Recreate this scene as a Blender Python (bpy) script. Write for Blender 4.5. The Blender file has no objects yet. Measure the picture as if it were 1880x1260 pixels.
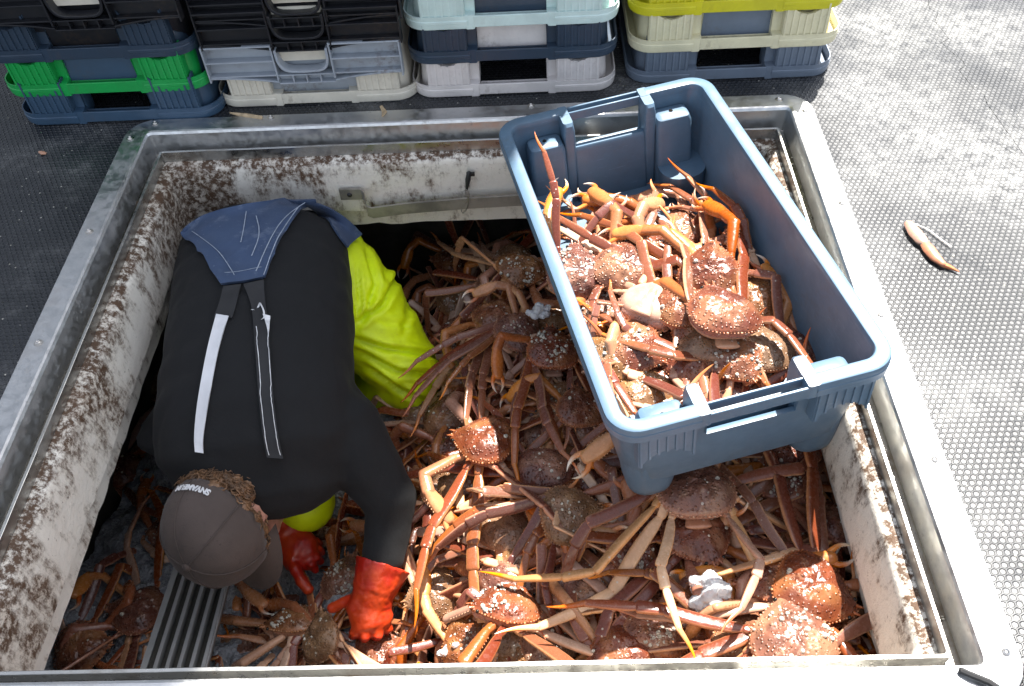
import bpy, bmesh, math, random
import numpy as np
from mathutils import Vector, Matrix, noise
from mathutils.bvhtree import BVHTree
R = math.radians
S = bpy.context.scene
COL = S.collection
# ------------------------------------------------------------ camera
F = 1655.0; CX, CY = 940.0, 630.0; CH = 1.15
_v1 = np.array([0, 1890, -F]); _v1 = _v1/np.linalg.norm(_v1)
_v3 = -np.array([104, -1449, -F]); _v3 = _v3/np.linalg.norm(_v3)
_v3 = _v3-_v1*(_v1@_v3); _v3 /= np.linalg.norm(_v3)
CAMR = np.array([np.cross(_v1, _v3), _v1, _v3])
cam_d = bpy.data.cameras.new('camera'); cam = bpy.data.objects.new('camera', cam_d); COL.objects.link(cam)
cam_d.sensor_width = 36; cam_d.lens = F/1880*36; cam_d.clip_start = .02; cam_d.clip_end = 500
M = Matrix([list(CAMR[i])+[0] for i in range(3)]+[[0, 0, 0, 1]]); M.translation = (0, 0, CH)
cam.matrix_world = M
S.camera = cam
# ------------------------------------------------------------ light
SUN_EL, SUN_AZ = R(60), R(24)
S.view_settings.view_transform = 'Standard'; S.view_settings.look = 'None'; S.view_settings.gamma = 1
S.view_settings.exposure = 1.9
W = bpy.data.worlds.new('World'); S.world = W; W.use_nodes = True
sky = W.node_tree.nodes.new('ShaderNodeTexSky'); sky.sky_type = 'NISHITA'; sky.sun_disc = False
sky.sun_elevation = SUN_EL; sky.sun_rotation = SUN_AZ; sky.air_density = 1.0; sky.dust_density = 2.0
bg = W.node_tree.nodes['Background']; bg.inputs['Strength'].default_value = .092
hs = W.node_tree.nodes.new('ShaderNodeHueSaturation'); hs.inputs['Saturation'].default_value = .45      # bright hazy sky
W.node_tree.links.new(sky.outputs[0], hs.inputs['Color']); W.node_tree.links.new(hs.outputs[0], bg.inputs[0])
sd = bpy.data.lights.new('sun', 'SUN'); sd.energy = 5.0; sd.angle = R(.6); sd.color = (1, .955, .88)
sun = bpy.data.objects.new('sun', sd); COL.objects.link(sun)
to_sun = Vector((math.sin(SUN_AZ)*math.cos(SUN_EL), math.cos(SUN_AZ)*math.cos(SUN_EL), math.sin(SUN_EL)))
sun.rotation_euler = to_sun.to_track_quat('Z', 'Y').to_euler()
S.cycles.max_bounces = 6

# ------------------------------------------------------------ helpers
def ray(x, y):
    return Vector(CAMR @ np.array([x-CX, -(y-CY), -F])).normalized()
def px(x, y, z=0.0):
    d = ray(x, y); return Vector((0, 0, CH))+d*((z-CH)/d.z)
def link(o, parent=None):
    COL.objects.link(o)
    if parent is not None: o.parent = parent
    return o
def empty(name, loc=(0, 0, 0), label=None, cat=None, group=None, mat=None):
    o = bpy.data.objects.new(name, None); COL.objects.link(o); o.empty_display_size = .05
    if mat is not None: o.matrix_world = mat
    else: o.location = loc
    return tag(o, label, cat, group)
def tag(o, label=None, cat=None, group=None, kind=None):
    if label: o['label'] = label
    if cat: o['category'] = cat
    if group: o['group'] = group
    if kind: o['kind'] = kind
    return o
class MB:
    def __init__(s): s.v = []; s.f = []; s.m = []; s.c = []; s.mi = 0; s.xf = None
    def add(s, verts, faces, cols=None, mi=None):
        b = len(s.v)
        for i, p in enumerate(verts):
            p = Vector(p)
            s.v.append(s.xf @ p if s.xf is not None else p); s.c.append(cols[i] if cols else (1, 1, 1))
        for f in faces: s.f.append([b+i for i in f]); s.m.append(s.mi if mi is None else mi)
    def box(s, c, d, rot=None, mi=None, taper=1.0):
        hx, hy, hz = d[0]/2, d[1]/2, d[2]/2; vs = []
        for z in (-1, 1):
            k = taper if z > 0 else 1
            for x, y in ((-1, -1), (1, -1), (1, 1), (-1, 1)):
                p = Vector((x*hx*k, y*hy*k, z*hz))
                if rot is not None: p = rot @ p
                vs.append(Vector(c)+p)
        s.add(vs, [[3, 2, 1, 0], [4, 5, 6, 7], [0, 1, 5, 4], [1, 2, 6, 5], [2, 3, 7, 6], [3, 0, 4, 7]], mi=mi)
    def loops(s, loops, closed=True, cap0=False, cap1=False, cols=None, mi=None, flip=False):
        n = len(loops[0]); vs = []; cs = []; fs = []
        for k, l in enumerate(loops):
            vs += list(l); cs += (cols[k] if cols else [(1, 1, 1)]*n)
        for k in range(len(loops)-1):
            for i in range(n if closed else n-1):
                j = (i+1) % n; q = [k*n+i, k*n+j, (k+1)*n+j, (k+1)*n+i]
                fs.append(q[::-1] if flip else q)
        if cap0: fs.append(list(range(n))[::-1] if not flip else list(range(n)))
        if cap1:
            t = [(len(loops)-1)*n+i for i in range(n)]; fs.append(t if not flip else t[::-1])
        s.add(vs, fs, cs, mi)
    def tube(s, pts, ra, rb=None, up=(0, 0, 1), sides=10, power=2.0, colf=None, mi=None, cap=True, roundcap=False):
        pts = [Vector(p) for p in pts]; n = len(pts); rb = rb or ra; lo = []; co = []
        up = Vector(up); prevx = None
        P, A, B, T = [], [], [], []
        for i in range(n):
            t = (pts[min(i+1, n-1)]-pts[max(i-1, 0)])
            t = t.normalized() if t.length > 1e-9 else Vector((1, 0, 0))
            P.append(pts[i]); A.append(ra[i]); B.append(rb[i]); T.append(t)
        if roundcap:
            def capend(p, t, a, b, sg):
                out = []
                for k in (.35, .7, .92):
                    q = math.sqrt(1-k*k); out.append((p+t*sg*k*min(a, b), a*q, b*q))
                return out
            c0 = capend(P[0], T[0], A[0], B[0], -1)[::-1]; c1 = capend(P[-1], T[-1], A[-1], B[-1], 1)
            P = [c[0] for c in c0]+P+[c[0] for c in c1]; A = [c[1] for c in c0]+A+[c[1] for c in c1]
            B = [c[2] for c in c0]+B+[c[2] for c in c1]; T = [T[0]]*3+T+[T[-1]]*3
        for i in range(len(P)):
            t = T[i]; x = up.cross(t)
            if x.length < 1e-4: x = Vector((1, 0, 0)).cross(t)
            x.normalize(); u = t.cross(x); l = []; cc = []
            for k in range(sides):
                a = 2*math.pi*k/sides; ca, sa = math.cos(a), math.sin(a)
                ca = math.copysign(abs(ca)**(2/power), ca); sa = math.copysign(abs(sa)**(2/power), sa)
                l.append(P[i]+x*A[i]*ca+u*B[i]*sa)
                if colf: cc.append(colf(i/(len(P)-1), a))
            lo.append(l); co.append(cc)
        s.loops(lo, True, cap, cap, co if colf else None, mi)
    def ball(s, c, r, seg=10, rings=6, mi=None, col=(1, 1, 1), rot=None):
        r = (r, r, r) if not hasattr(r, '__len__') else r; vs = []; fs = []
        vs.append((0, 0, -1))
        for i in range(1, rings):
            ph = -math.pi/2+math.pi*i/rings
            for k in range(seg):
                a = 2*math.pi*k/seg; vs.append((math.cos(ph)*math.cos(a), math.cos(ph)*math.sin(a), math.sin(ph)))
        vs.append((0, 0, 1)); n = len(vs)
        for k in range(seg): fs.append([0, 1+(k+1) % seg, 1+k]); fs.append([n-1, n-1-seg+k, n-1-seg+(k+1) % seg])
        for i in range(rings-2):
            for k in range(seg):
                a = 1+i*seg+k; b = 1+i*seg+(k+1) % seg; fs.append([a, b, b+seg, a+seg])
        out = []
        for v in vs:
            p = Vector((v[0]*r[0], v[1]*r[1], v[2]*r[2]))
            if rot is not None: p = rot @ p
            out.append(Vector(c)+p)
        s.add(out, fs, [col]*n, mi)
    def mesh(s, name, mats, smooth=True, sharp=40):
        me = bpy.data.meshes.new(name); me.from_pydata([tuple(v) for v in s.v], [], s.f)
        for m in (mats if isinstance(mats, (list, tuple)) else [mats]): me.materials.append(m)
        me.polygons.foreach_set('material_index', s.m)
        a = me.color_attributes.new('Col', 'FLOAT_COLOR', 'POINT')
        a.data.foreach_set('color', [x for c in s.c for x in (c[0], c[1], c[2], 1)])
        if smooth:
            me.polygons.foreach_set('use_smooth', [True]*len(me.polygons))
            if sharp and sharp < 170: me.set_sharp_from_angle(angle=R(sharp))
        me.update(); return me
    def build(s, name, mats, parent=None, bevel=0, smooth=True, sharp=40, seg=2):
        o = bpy.data.objects.new(name, s.mesh(name, mats, smooth, sharp)); link(o, parent)
        if bevel:
            b = o.modifiers.new('bevel', 'BEVEL'); b.width = bevel; b.segments = seg; b.limit_method = 'ANGLE'; b.angle_limit = R(35)
        return o
    def remeshed(s, voxel, smooth_it=6, disp=None):
        """union of all pieces as one continuous skin -> new MB"""
        me = s.mesh('tmp', [], False); o = bpy.data.objects.new('tmp', me); COL.objects.link(o)
        m = o.modifiers.new('r', 'REMESH'); m.mode = 'VOXEL'; m.voxel_size = voxel
        m = o.modifiers.new('s', 'SMOOTH'); m.factor = .5; m.iterations = smooth_it
        dg = bpy.context.evaluated_depsgraph_get(); dg.update()
        ev = o.evaluated_get(dg); em = ev.to_mesh(); r = MB()
        vs = [v.co.copy() for v in em.vertices]; ns = [v.normal.copy() for v in em.vertices]
        if disp: vs = [v+n*disp(v, n) for v, n in zip(vs, ns)]
        r.add(vs, [list(p.vertices) for p in em.polygons]); ev.to_mesh_clear()
        bpy.data.objects.remove(o); bpy.data.meshes.remove(me); return r
    def bvh(s): return BVHTree.FromPolygons([tuple(v) for v in s.v], s.f)
def rrect(x0, x1, y0, y1, r, nc=6, ns=1, z=0.0):
    out = []
    cs = [(x1-r, y0+r, -90), (x1-r, y1-r, 0), (x0+r, y1-r, 90), (x0+r, y0+r, 180)]
    arcs = []
    for cx, cy, a0 in cs:
        arcs.append([Vector((cx+r*math.cos(R(a0+90*k/nc)), cy+r*math.sin(R(a0+90*k/nc)), z)) for k in range(nc+1)])
    for i in range(4):
        out += arcs[i]; a = arcs[i][-1]; b = arcs[(i+1) % 4][0]
        for k in range(1, ns): out.append(a.lerp(b, k/ns))
    return out
# ---- materials
class NT:
    def __init__(s, name):
        s.m = bpy.data.materials.new(name); s.m.use_nodes = True; s.t = s.m.node_tree; s.n = s.t.nodes; s.p = s.n['Principled BSDF']
        s._o = None
    def new(s, t, **k):
        n = s.n.new(t)
        for a, b in k.items(): setattr(n, a, b)
        return n
    def set(s, sock, v):
        if isinstance(v, bpy.types.NodeSocket): s.t.links.new(v, sock)
        elif v is not None:
            if hasattr(v, '__len__') and len(v) == 3 and sock.type == 'RGBA': v = tuple(v)+(1,)
            sock.default_value = v
    def coord(s, kind='Object'):
        if not s._o: s._o = s.new('ShaderNodeTexCoord')
        return s._o.outputs[kind]
    def scale(s, sc, kind='Object', src=None):
        n = s.new('ShaderNodeMapping'); s.set(n.inputs['Vector'], src or s.coord(kind)); n.inputs['Scale'].default_value = sc; return n.outputs[0]
    def noise(s, scale, detail=4, rough=.6, vec=None, dist=0):
        n = s.new('ShaderNodeTexNoise'); s.set(n.inputs['Vector'], vec or s.coord()); n.inputs['Scale'].default_value = scale
        n.inputs['Detail'].default_value = detail; n.inputs['Roughness'].default_value = rough; n.inputs['Distortion'].default_value = dist; return n.outputs[0]
    def voro(s, scale, vec=None, out='Distance', feat='F1', rnd=1.0):
        n = s.new('ShaderNodeTexVoronoi', feature=feat); s.set(n.inputs['Vector'], vec or s.coord()); n.inputs['Scale'].default_value = scale
        n.inputs['Randomness'].default_value = rnd; return n.outputs[out]
    def ramp(s, v, a, b, ca=0.0, cb=1.0):
        n = s.new('ShaderNodeMapRange'); n.interpolation_type = 'SMOOTHSTEP'; s.set(n.inputs[0], v); n.inputs[1].default_value = a; n.inputs[2].default_value = b
        n.inputs[3].default_value = ca; n.inputs[4].default_value = cb; return n.outputs[0]
    def math(s, op, a, b=None, c=None):
        n = s.new('ShaderNodeMath', operation=op); s.set(n.inputs[0], a); s.set(n.inputs[1], b)
        if c is not None: s.set(n.inputs[2], c)
        return n.outputs[0]
    def vm(s, op, a, b=None, c=None, out=0):
        n = s.new('ShaderNodeVectorMath', operation=op); s.set(n.inputs[0], a); s.set(n.inputs[1], b)
        if c is not None: s.set(n.inputs[2], c)
        return n.outputs[out]
    def mix(s, f, a, b, blend='MIX'):
        n = s.new('ShaderNodeMix', data_type='RGBA', blend_type=blend); s.set(n.inputs[0], f); s.set(n.inputs[6], a); s.set(n.inputs[7], b); return n.outputs[2]
    def bump(s, h, strength=.3, dist=.002, prev=None):
        n = s.new('ShaderNodeBump'); s.set(n.inputs['Height'], h); n.inputs['Strength'].default_value = strength; n.inputs['Distance'].default_value = dist
        if prev: s.set(n.inputs['Normal'], prev)
        return n.outputs[0]
    def out(s, color=None, rough=None, metal=None, normal=None, **k):
        p = s.p.inputs; s.set(p['Base Color'], color); s.set(p['Roughness'], rough); s.set(p['Metallic'], metal)
        if normal: s.set(p['Normal'], normal)
        for a, b in k.items(): s.set(p[a.replace('_', ' ')], b)
        return s.m
    def attr(s, name='Col'):
        n = s.new('ShaderNodeAttribute'); n.attribute_name = name; return n.outputs['Color']
    def objrand(s): return s.new('ShaderNodeObjectInfo').outputs['Random']
    def sepz(s, v, i):
        n = s.new('ShaderNodeSeparateXYZ'); s.set(n.inputs[0], v); return n.outputs[i]

def m_simple(name, c, rough=.5, metal=0.0, var=.25, nscale=20, bump=.1, bscale=80, bdist=.001, **k):
    t = NT(name); n = t.noise(nscale)
    c2 = tuple(x*(1-var) for x in c)
    b = t.bump(t.noise(bscale, 3), bump, bdist) if bump else None
    return t.out(t.mix(t.ramp(n, .35, .65), c, c2), t.ramp(n, .3, .7, rough*.85, min(1, rough*1.15)), metal, b, **k)
def m_plastic(name, c, grime=.5, worn=.1):
    t = NT(name); o = t.coord()
    n = t.noise(14, 5, .65); sc = t.noise(30, 4, .6, t.scale((1, 1, 9)))
    d = t.math('MULTIPLY', t.ramp(t.noise(9, 6, .7), .5, .72), t.ramp(t.noise(90, 3), .4, .6))
    col = t.mix(t.ramp(n, .3, .7), c, tuple(x*.82 for x in c))
    col = t.mix(t.math('MULTIPLY', t.ramp(sc, .62, .72), worn), col, tuple(min(.9, x*1.6+.08) for x in c))
    col = t.mix(t.math('MULTIPLY', d, grime), col, (.10, .062, .035))
    b = t.bump(t.noise(160, 2), .08, .001)
    b = t.bump(sc, .05, .001, b)
    return t.out(col, t.ramp(n, .3, .7, .3, .48), 0.0, b)
def m_mat():
    t = NT('ribbed_rubber'); pitch = .0108
    p = t.scale((1/pitch, 1/pitch, 1)); sep = t.new('ShaderNodeSeparateXYZ'); t.set(sep.inputs[0], p)
    def cell(dx, dy):
        x = t.math('SUBTRACT', t.math('FLOORED_MODULO', t.math('ADD', sep.outputs[0], dx), 1.0), .5)
        y = t.math('SUBTRACT', t.math('FLOORED_MODULO', t.math('ADD', sep.outputs[1], dy), 1.7320508), .8660254)
        ax = t.math('ABSOLUTE', x); ay = t.math('ABSOLUTE', y)
        hexd = t.math('MAXIMUM', ax, t.math('ADD', t.math('MULTIPLY', ax, .5), t.math('MULTIPLY', ay, .8660254)))
        return hexd
    d = t.math('MINIMUM', cell(0, 0), cell(.5, .8660254))
    h = t.ramp(d, .30, .47, 0.0, 1.0)          # raised net round sunken hexagons
    big = t.noise(3.2, 5, .6); sm = t.noise(40, 4, .7)
    xr = t.sepz(t.coord(), 0); side = t.ramp(xr, .45, .9, -.03, .10)      # dried deposits, paler on the right as painted-in sun glare
    salt_glare = t.math('MULTIPLY', t.ramp(t.math('ADD', big, side), .42, .74), t.ramp(sm, .22, .80))
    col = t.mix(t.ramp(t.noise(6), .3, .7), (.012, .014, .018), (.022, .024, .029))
    col = t.mix(t.math('MULTIPLY', salt_glare, .7), col, (.36, .36, .355))
    specks = t.math('LESS_THAN', t.voro(45), .07)
    col = t.mix(specks, col, (.5, .48, .42))
    rough = t.ramp(t.noise(4.5, 4), .35, .65, .30, .48)
    b = t.bump(h, .85, .003); b = t.bump(sm, .25, .002, b)
    return t.out(col, rough, 0.0, b, Specular_IOR_Level=.5)
def m_steel(name, base=(.56, .57, .58), rough=.36, dirt=.5):
    t = NT(name); n = t.noise(7, 6, .7); st = t.noise(60, 3, .6, t.scale((1, 1, 1)))
    fine = t.noise(160, 3, .7)
    d = t.math('MULTIPLY', t.ramp(n, .5, .68), dirt)
    d2 = t.math('MULTIPLY', t.ramp(t.noise(38, 5, .75), .58, .68), dirt)
    d = t.math('MAXIMUM', d, d2)
    col = t.mix(d, base, (.09, .065, .04))
    b = t.bump(fine, .08, .001); b = t.bump(n, .06, .01, b)
    return t.out(col, t.math('ADD', t.ramp(st, .3, .7, rough*.75, rough*1.2), t.math('MULTIPLY', d, .3)), t.math('SUBTRACT', 1.0, d), b)
def m_fibreglass():
    t = NT('flaking_white_fibreglass')
    z = t.sepz(t.attr(), 0)                     # 1 on the dirty shelf, 0 on the face
    n1 = t.noise(11, 6, .72); n2 = t.noise(75, 5, .75); n3 = t.noise(3.0, 3)
    st = t.noise(26, 5, .75, t.scale((1, 1, .28)))
    d = t.math('ADD', t.math('MULTIPLY', n1, .5), t.math('MULTIPLY', st, .5))
    cg = t.sepz(t.attr(), 1)                    # grime gathered in the back corners
    d = t.math('ADD', d, t.math('MULTIPLY', cg, .17))
    lim = t.math('ADD', d, t.math('MULTIPLY', z, .24))
    dirt = t.math('MULTIPLY', t.ramp(lim, .50, .64), t.ramp(n2, .36, .56))
    dirt2 = t.math('MULTIPLY', t.ramp(n2, .60, .68), t.ramp(n3, .35, .6))
    dd = t.math('MAXIMUM', dirt, t.math('MULTIPLY', dirt2, .85))
    col = t.mix(n1, (.76, .72, .645), (.66, .62, .545))
    col = t.mix(t.math('MULTIPLY', t.ramp(d, .45, .7), .55), col, (.40, .32, .24))
    col = t.mix(dd, col, t.mix(n1, (.035, .022, .012), (.12, .06, .03)))
    b = t.bump(n2, .5, .003); b = t.bump(n1, .5, .012, b)
    return t.out(col, t.math('ADD', t.math('MULTIPLY', dd, .3), .42), 0.0, b)
def m_crab(name, kind):
    t = NT(name); a = t.attr(); rnd = t.objrand()
    n = t.noise(28, 5, .65); n2 = t.noise(140, 3, .6)
    rv = t.math('ADD', .80, t.math('MULTIPLY', rnd, .5))
    c = t.mix(t.ramp(n, .3, .7), a, t.mix(.5 if kind == 'shell' else .3, a, (.10, .035, .014), 'MIX'))
    if kind == 'shell':
        c = t.mix(t.math('MULTIPLY', t.ramp(rnd, .6, .95), .5), c, (.12, .072, .03))     # olive animals
        c = t.mix(t.math('MULTIPLY', t.ramp(t.noise(70, 3), .55, .72), .5), c, (.36, .20, .11))
    c = t.mix(1.0, c, t.new('ShaderNodeCombineXYZ').outputs[0] if False else c)
    hsv = t.new('ShaderNodeHueSaturation'); t.set(hsv.inputs['Color'], c); t.set(hsv.inputs['Value'], rv)
    t.set(hsv.inputs['Hue'], t.math('ADD', .486, t.math('MULTIPLY', rnd, .020)))
    t.set(hsv.inputs['Saturation'], t.math('ADD', .83, t.math('MULTIPLY', t.math('FRACT', t.math('MULTIPLY', rnd, 7.3)), .25)))
    c = hsv.outputs[0]
    vd = t.voro(75 if kind == 'leg' else 60)
    spot = t.math('MULTIPLY', t.math('LESS_THAN', vd, .14), t.ramp(t.noise(9, 2), .56, .64))
    c = t.mix(t.math('MULTIPLY', spot, .8), c, (.56, .52, .45))
    if kind == 'shell':
        tub = t.voro(170); b = t.bump(t.ramp(tub, .0, .42, 1, 0), .7, .0030); b = t.bump(n, .5, .006, b)
    else:
        b = t.bump(t.ramp(t.voro(210), 0, .4, 1, 0), .16, .0010); b = t.bump(t.noise(45, 3), .14, .002, b)
    b = t.bump(spot, .6, .002, b)
    return t.out(c, t.ramp(n2, .3, .7, .17, .34), 0.0, b, Specular_IOR_Level=.5)

MT = {}
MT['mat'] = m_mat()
MT['steel'] = m_steel('worn_aluminium', (.62, .63, .64), .42, .30)
MT['gutter'] = m_steel('dirty_gutter_metal', (.20, .19, .17), .3, 1.0)
MT['bar'] = m_steel('bar_metal', (.5, .5, .48), .33, .55)
MT['galv'] = m_simple('galvanised_board', (.55, .57, .58), .34, .75, .35, 25, .2, 90)
MT['screw'] = m_steel('screw_metal', (.6, .58, .55), .3, .3)
MT['fibre'] = m_fibreglass()
MT['hold'] = m_simple('grimy_hold_paint', (.11, .10, .085), .6, 0, .6, 6, .3, 60)
MT['blue'] = m_plastic('blue_plastic', (.084, .146, .216), .2, .22)
MT['navy'] = m_plastic('navy_plastic', (.03, .052, .085), .3, .12)
MT['navyblue'] = m_plastic('dull_blue_plastic', (.042, .085, .145), .3, .12)
MT['green'] = m_plastic('green_plastic', (.01, .36, .075), .3, .08)
MT['black'] = m_plastic('black_plastic', (.012, .013, .017), .3, .10)
MT['white'] = m_plastic('offwhite_plastic', (.72, .68, .58), .75, .1)
MT['pinkwhite'] = m_plastic('white_plastic', (.72, .68, .66), .6, .1)
MT['mint'] = m_plastic('mint_plastic', (.62, .78, .75), .2, .1)
MT['grey'] = m_plastic('grey_plastic', (.36, .40, .45), .7, .1)
MT['bluegrey'] = m_plastic('blue_grey_plastic', (.16, .20, .26), .35, .12)
MT['cream'] = m_plastic('cream_plastic', (.74, .69, .47), .6, .1)
MT['yellow'] = m_plastic('yellow_plastic', (.62, .58, .015), .3, .1)
MT['shell'] = m_crab('crab_shell', 'shell'); MT['leg'] = m_crab('crab_leg', 'leg')
MT['barnacle'] = m_simple('barnacle_white', (.58, .54, .46), .6, 0, .5, 200, .2, 300)
MT['eye'] = m_simple('eye_black', (.01, .008, .006), .15, 0, .1, 20, 0)
MT['thread'] = m_simple('white_thread', (.75, .74, .7), .7, 0, .2, 50, 0)
MT['wirem'] = m_simple('wire_grey', (.45, .45, .44), .35, .9, .2, 50, 0)
MT['rubberblack'] = m_simple('black_rubber', (.015, .015, .016), .5, 0, .2, 50, .1)
MT['wood'] = m_simple('pale_wood', (.48, .36, .22), .7, 0, .4, 60, .4, 90)

# ------------------------------------------------------------ deck
HX0, HX1, HY0, HY1 = -.905, .59, .395, 1.70       # hatch flange, outer
mb = MB(); mb.box((0, 2, -1.30), (14, 14, .1))
tag(mb.build('water', m_simple('sea_water', (.01, .03, .04), .08, 0, .3, 2, .5, 6, .05)), kind='structure')
mb = MB()
lo = [rrect(-5, 4.5, -3, 6.5, .3, 6, 1, -.012), rrect(HX0+.02, HX1-.02, HY0+.02, HY1-.02, .03, 6, 1, -.012)]
mb.loops(lo, flip=True); mb.loops([[p+Vector((0, 0, -.06)) for p in l] for l in lo])
tag(mb.build('deck', MT['hold'], smooth=False), kind='structure')
def matsheet(name, loops, z0, z1, label):
    o = MB(); a = [[Vector((p[0], p[1], z)) for p in l] for l in loops for z in (z1,)]
    if len(loops) == 2:
        o.loops(a, flip=True)
        for l in loops: o.loops([[Vector((p[0], p[1], z1)) for p in l], [Vector((p[0], p[1], z0)) for p in l]], flip=(l is loops[0]))
    else:
        l = loops[0]; n = len(l)
        o.add([Vector((p[0], p[1], z1)) for p in l], [list(range(n))])
        o.loops([[Vector((p[0], p[1], z1)) for p in l], [Vector((p[0], p[1], z0)) for p in l]], flip=True)
    return tag(o.build(name, MT['mat'], smooth=False), label, 'rubber mat')
# seam between two interlocking mats at the upper right
seam = [px(1690, -80), px(1706, 14), px(1722, 24), px(1716, 38), px(1742, 70), px(1728, 78), px(1752, 100), px(1765, 108), px(1772, 120), px(1760, 128), px(1790, 165), px(1806, 172), px(1812, 190), px(2050, 520)]
sx = seam[0].x
big = [Vector((-5, -3, 0)), Vector((4.0, -3, 0)), Vector((4.0, seam[-1].y, 0))]+[p for p in seam[::-1]]+[Vector((seam[0].x, 6.4, 0)), Vector((-5, 6.4, 0))]
def poly_hole(outer, hole, name, z1, z0, label):
    bm = bmesh.new()
    for l in (outer, hole):
        vs = [bm.verts.new((p[0], p[1], z1)) for p in l]
        for i in range(len(vs)): bm.edges.new((vs[i], vs[(i+1) % len(vs)]))
    bmesh.ops.triangle_fill(bm, use_beauty=True, edges=bm.edges[:], normal=(0, 0, 1))
    r = bmesh.ops.extrude_face_region(bm, geom=bm.faces[:])
    for v in r['geom']:
        if isinstance(v, bmesh.types.BMVert): v.co.z = z0
    bmesh.ops.recalc_face_normals(bm, faces=bm.faces[:])
    me = bpy.data.meshes.new(name); bm.to_mesh(me); bm.free(); me.materials.append(MT['mat'])
    return tag(link(bpy.data.objects.new(name, me)), label, 'rubber mat')
hole = rrect(HX0-.002, HX1+.002, HY0-.002, HY1+.002, .062, 6, 1)
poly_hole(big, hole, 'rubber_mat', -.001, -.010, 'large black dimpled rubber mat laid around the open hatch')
m2 = seam+[Vector((4.0, seam[-1].y, 0)), Vector((4.0, 6.4, 0)), Vector((seam[0].x, 6.4, 0))]
c2 = sum(m2, Vector())/len(m2)
bm = bmesh.new(); vs = [bm.verts.new((p.x+.0018, p.y+.001, -.002)) for p in m2]
for i in range(len(vs)): bm.edges.new((vs[i], vs[(i+1) % len(vs)]))
bmesh.ops.triangle_fill(bm, use_beauty=True, edges=bm.edges[:], normal=(0, 0, 1))
r_ = bmesh.ops.extrude_face_region(bm, geom=bm.faces[:])
for v in r_['geom']:
    if isinstance(v, bmesh.types.BMVert): v.co.z = -.010
bmesh.ops.recalc_face_normals(bm, faces=bm.faces[:])
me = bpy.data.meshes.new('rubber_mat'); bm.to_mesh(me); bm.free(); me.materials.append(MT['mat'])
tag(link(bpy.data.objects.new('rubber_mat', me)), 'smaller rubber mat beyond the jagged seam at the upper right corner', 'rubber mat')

# ------------------------------------------------------------ hatch frame
fr = empty('deck_hatch', (-.16, 1.05, 0), 'rectangular aluminium hatch frame screwed to the deck around the hold', 'hatch frame')
def P0(o):  # geometry is in world coordinates; cancel the parent's offset
    o.matrix_parent_inverse = Matrix.Translation(-Vector(fr.location)); return o
def ring(inset, z, r, jit=0, seed=0, x0=HX0, x1=HX1, y0=HY0, y1=HY1, fi=None):
    fi = inset if fi is None else fi
    l = rrect(x0+inset, x1-inset, y0+fi, y1-inset, max(r, .002), 6, 46, z)
    if jit:
        for p in l:
            q = noise.noise_vector(Vector((p.x*9+seed, p.y*9, z*15)))+.5*noise.noise_vector(Vector((p.x*31+seed, p.y*31, z*30)))
            p += q*jit
    return l
RI = .006
mb = MB()
L = [ring(-0.0, -.004, .06), ring(0, .003, .06), ring(.002, .005, .058), ring(.043, .005, .012), ring(.047, .0035, .010), ring(.0495, -.002, .009), ring(.051, -.030, .008), ring(.053, -.050, .008)]
mb.loops(L, flip=True); P0(mb.build('flange', MT['steel'], fr, sharp=18))
mb = MB()
L = [ring(.053, -.050, .008), ring(.055, -.052, .008), ring(.075, -.053, .006, .0012, 3)]
mb.loops(L, flip=True); P0(mb.build('gutter', MT['gutter'], fr, sharp=20))
mb = MB()
L = [ring(.0705, -.054, .006), ring(.0705, -.0305, .006, .0006, 1), ring(.0712, -.030, .006, .0006, 1), ring(.0755, -.030, .005, .0006, 1), ring(.0762, -.0305, .005, .0006, 1), ring(.0762, -.062, .005)]
mb.loops(L, flip=True); P0(mb.build('inner_rim', MT['bar'], fr, sharp=20))
scr = [(239, 255), (285, 227), (164, 426), (71, 630), (497, 216), (975, 195), (1430, 183), (1478, 205), (1545, 375), (1617, 580), (1715, 845), (1846, 1198)]
for sxp, syp in scr:
    c = px(sxp, syp, .005); mb = MB()
    mb.loops([[c+Vector((r*math.cos(a*math.pi/5), r*math.sin(a*math.pi/5), z)) for a in range(10)] for r, z in ((.0085, -.001), (.0085, .0005), (.0055, .001), (.005, .0035), (.003, .0046), (.0012, .003))], cap1=True)
    P0(mb.build('screw', MT['screw'], fr))
# fibreglass coaming under the frame
co = empty('hatch_coaming', (-.16, 1.05, -.1), 'dirty white fibreglass coaming lining the hatch below the metal frame', 'coaming')
def P1(o): o.matrix_parent_inverse = Matrix.Translation(-Vector(co.location)); return o
mb = MB(); sp = [(.0765, -.055, 1, .008), (.084, -.057, 1, .01), (.090, -.060, .9, .012), (.0955, -.063, .45, .014), (.0985, -.068, .22, .016), (.1005, -.078, .30, .018), (.1025, -.10, .14, .02), (.1035, -.125, 0, .02), (.1045, -.15, 0, .02), (.1055, -.175, 0, .02)]
L = []; C = []
for i, (a, z, d, r) in enumerate(sp):
    l = ring(a, z, r, .0016 if i > 1 else 0, 7, fi=min(a, .085)); L.append(l); C.append([(d, math.exp(-((p.x+.80)**2+(p.y-1.60)**2)/.028)+.6*math.exp(-((p.x-.49)**2+(p.y-1.60)**2)/.02)+.35*math.exp(-((p.x+.80)**2+(p.y-1.0)**2)/.02)+.4*math.exp(-((p.x+.80)**2+(p.y-.55)**2)/.015), 0) for p in l])
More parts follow.
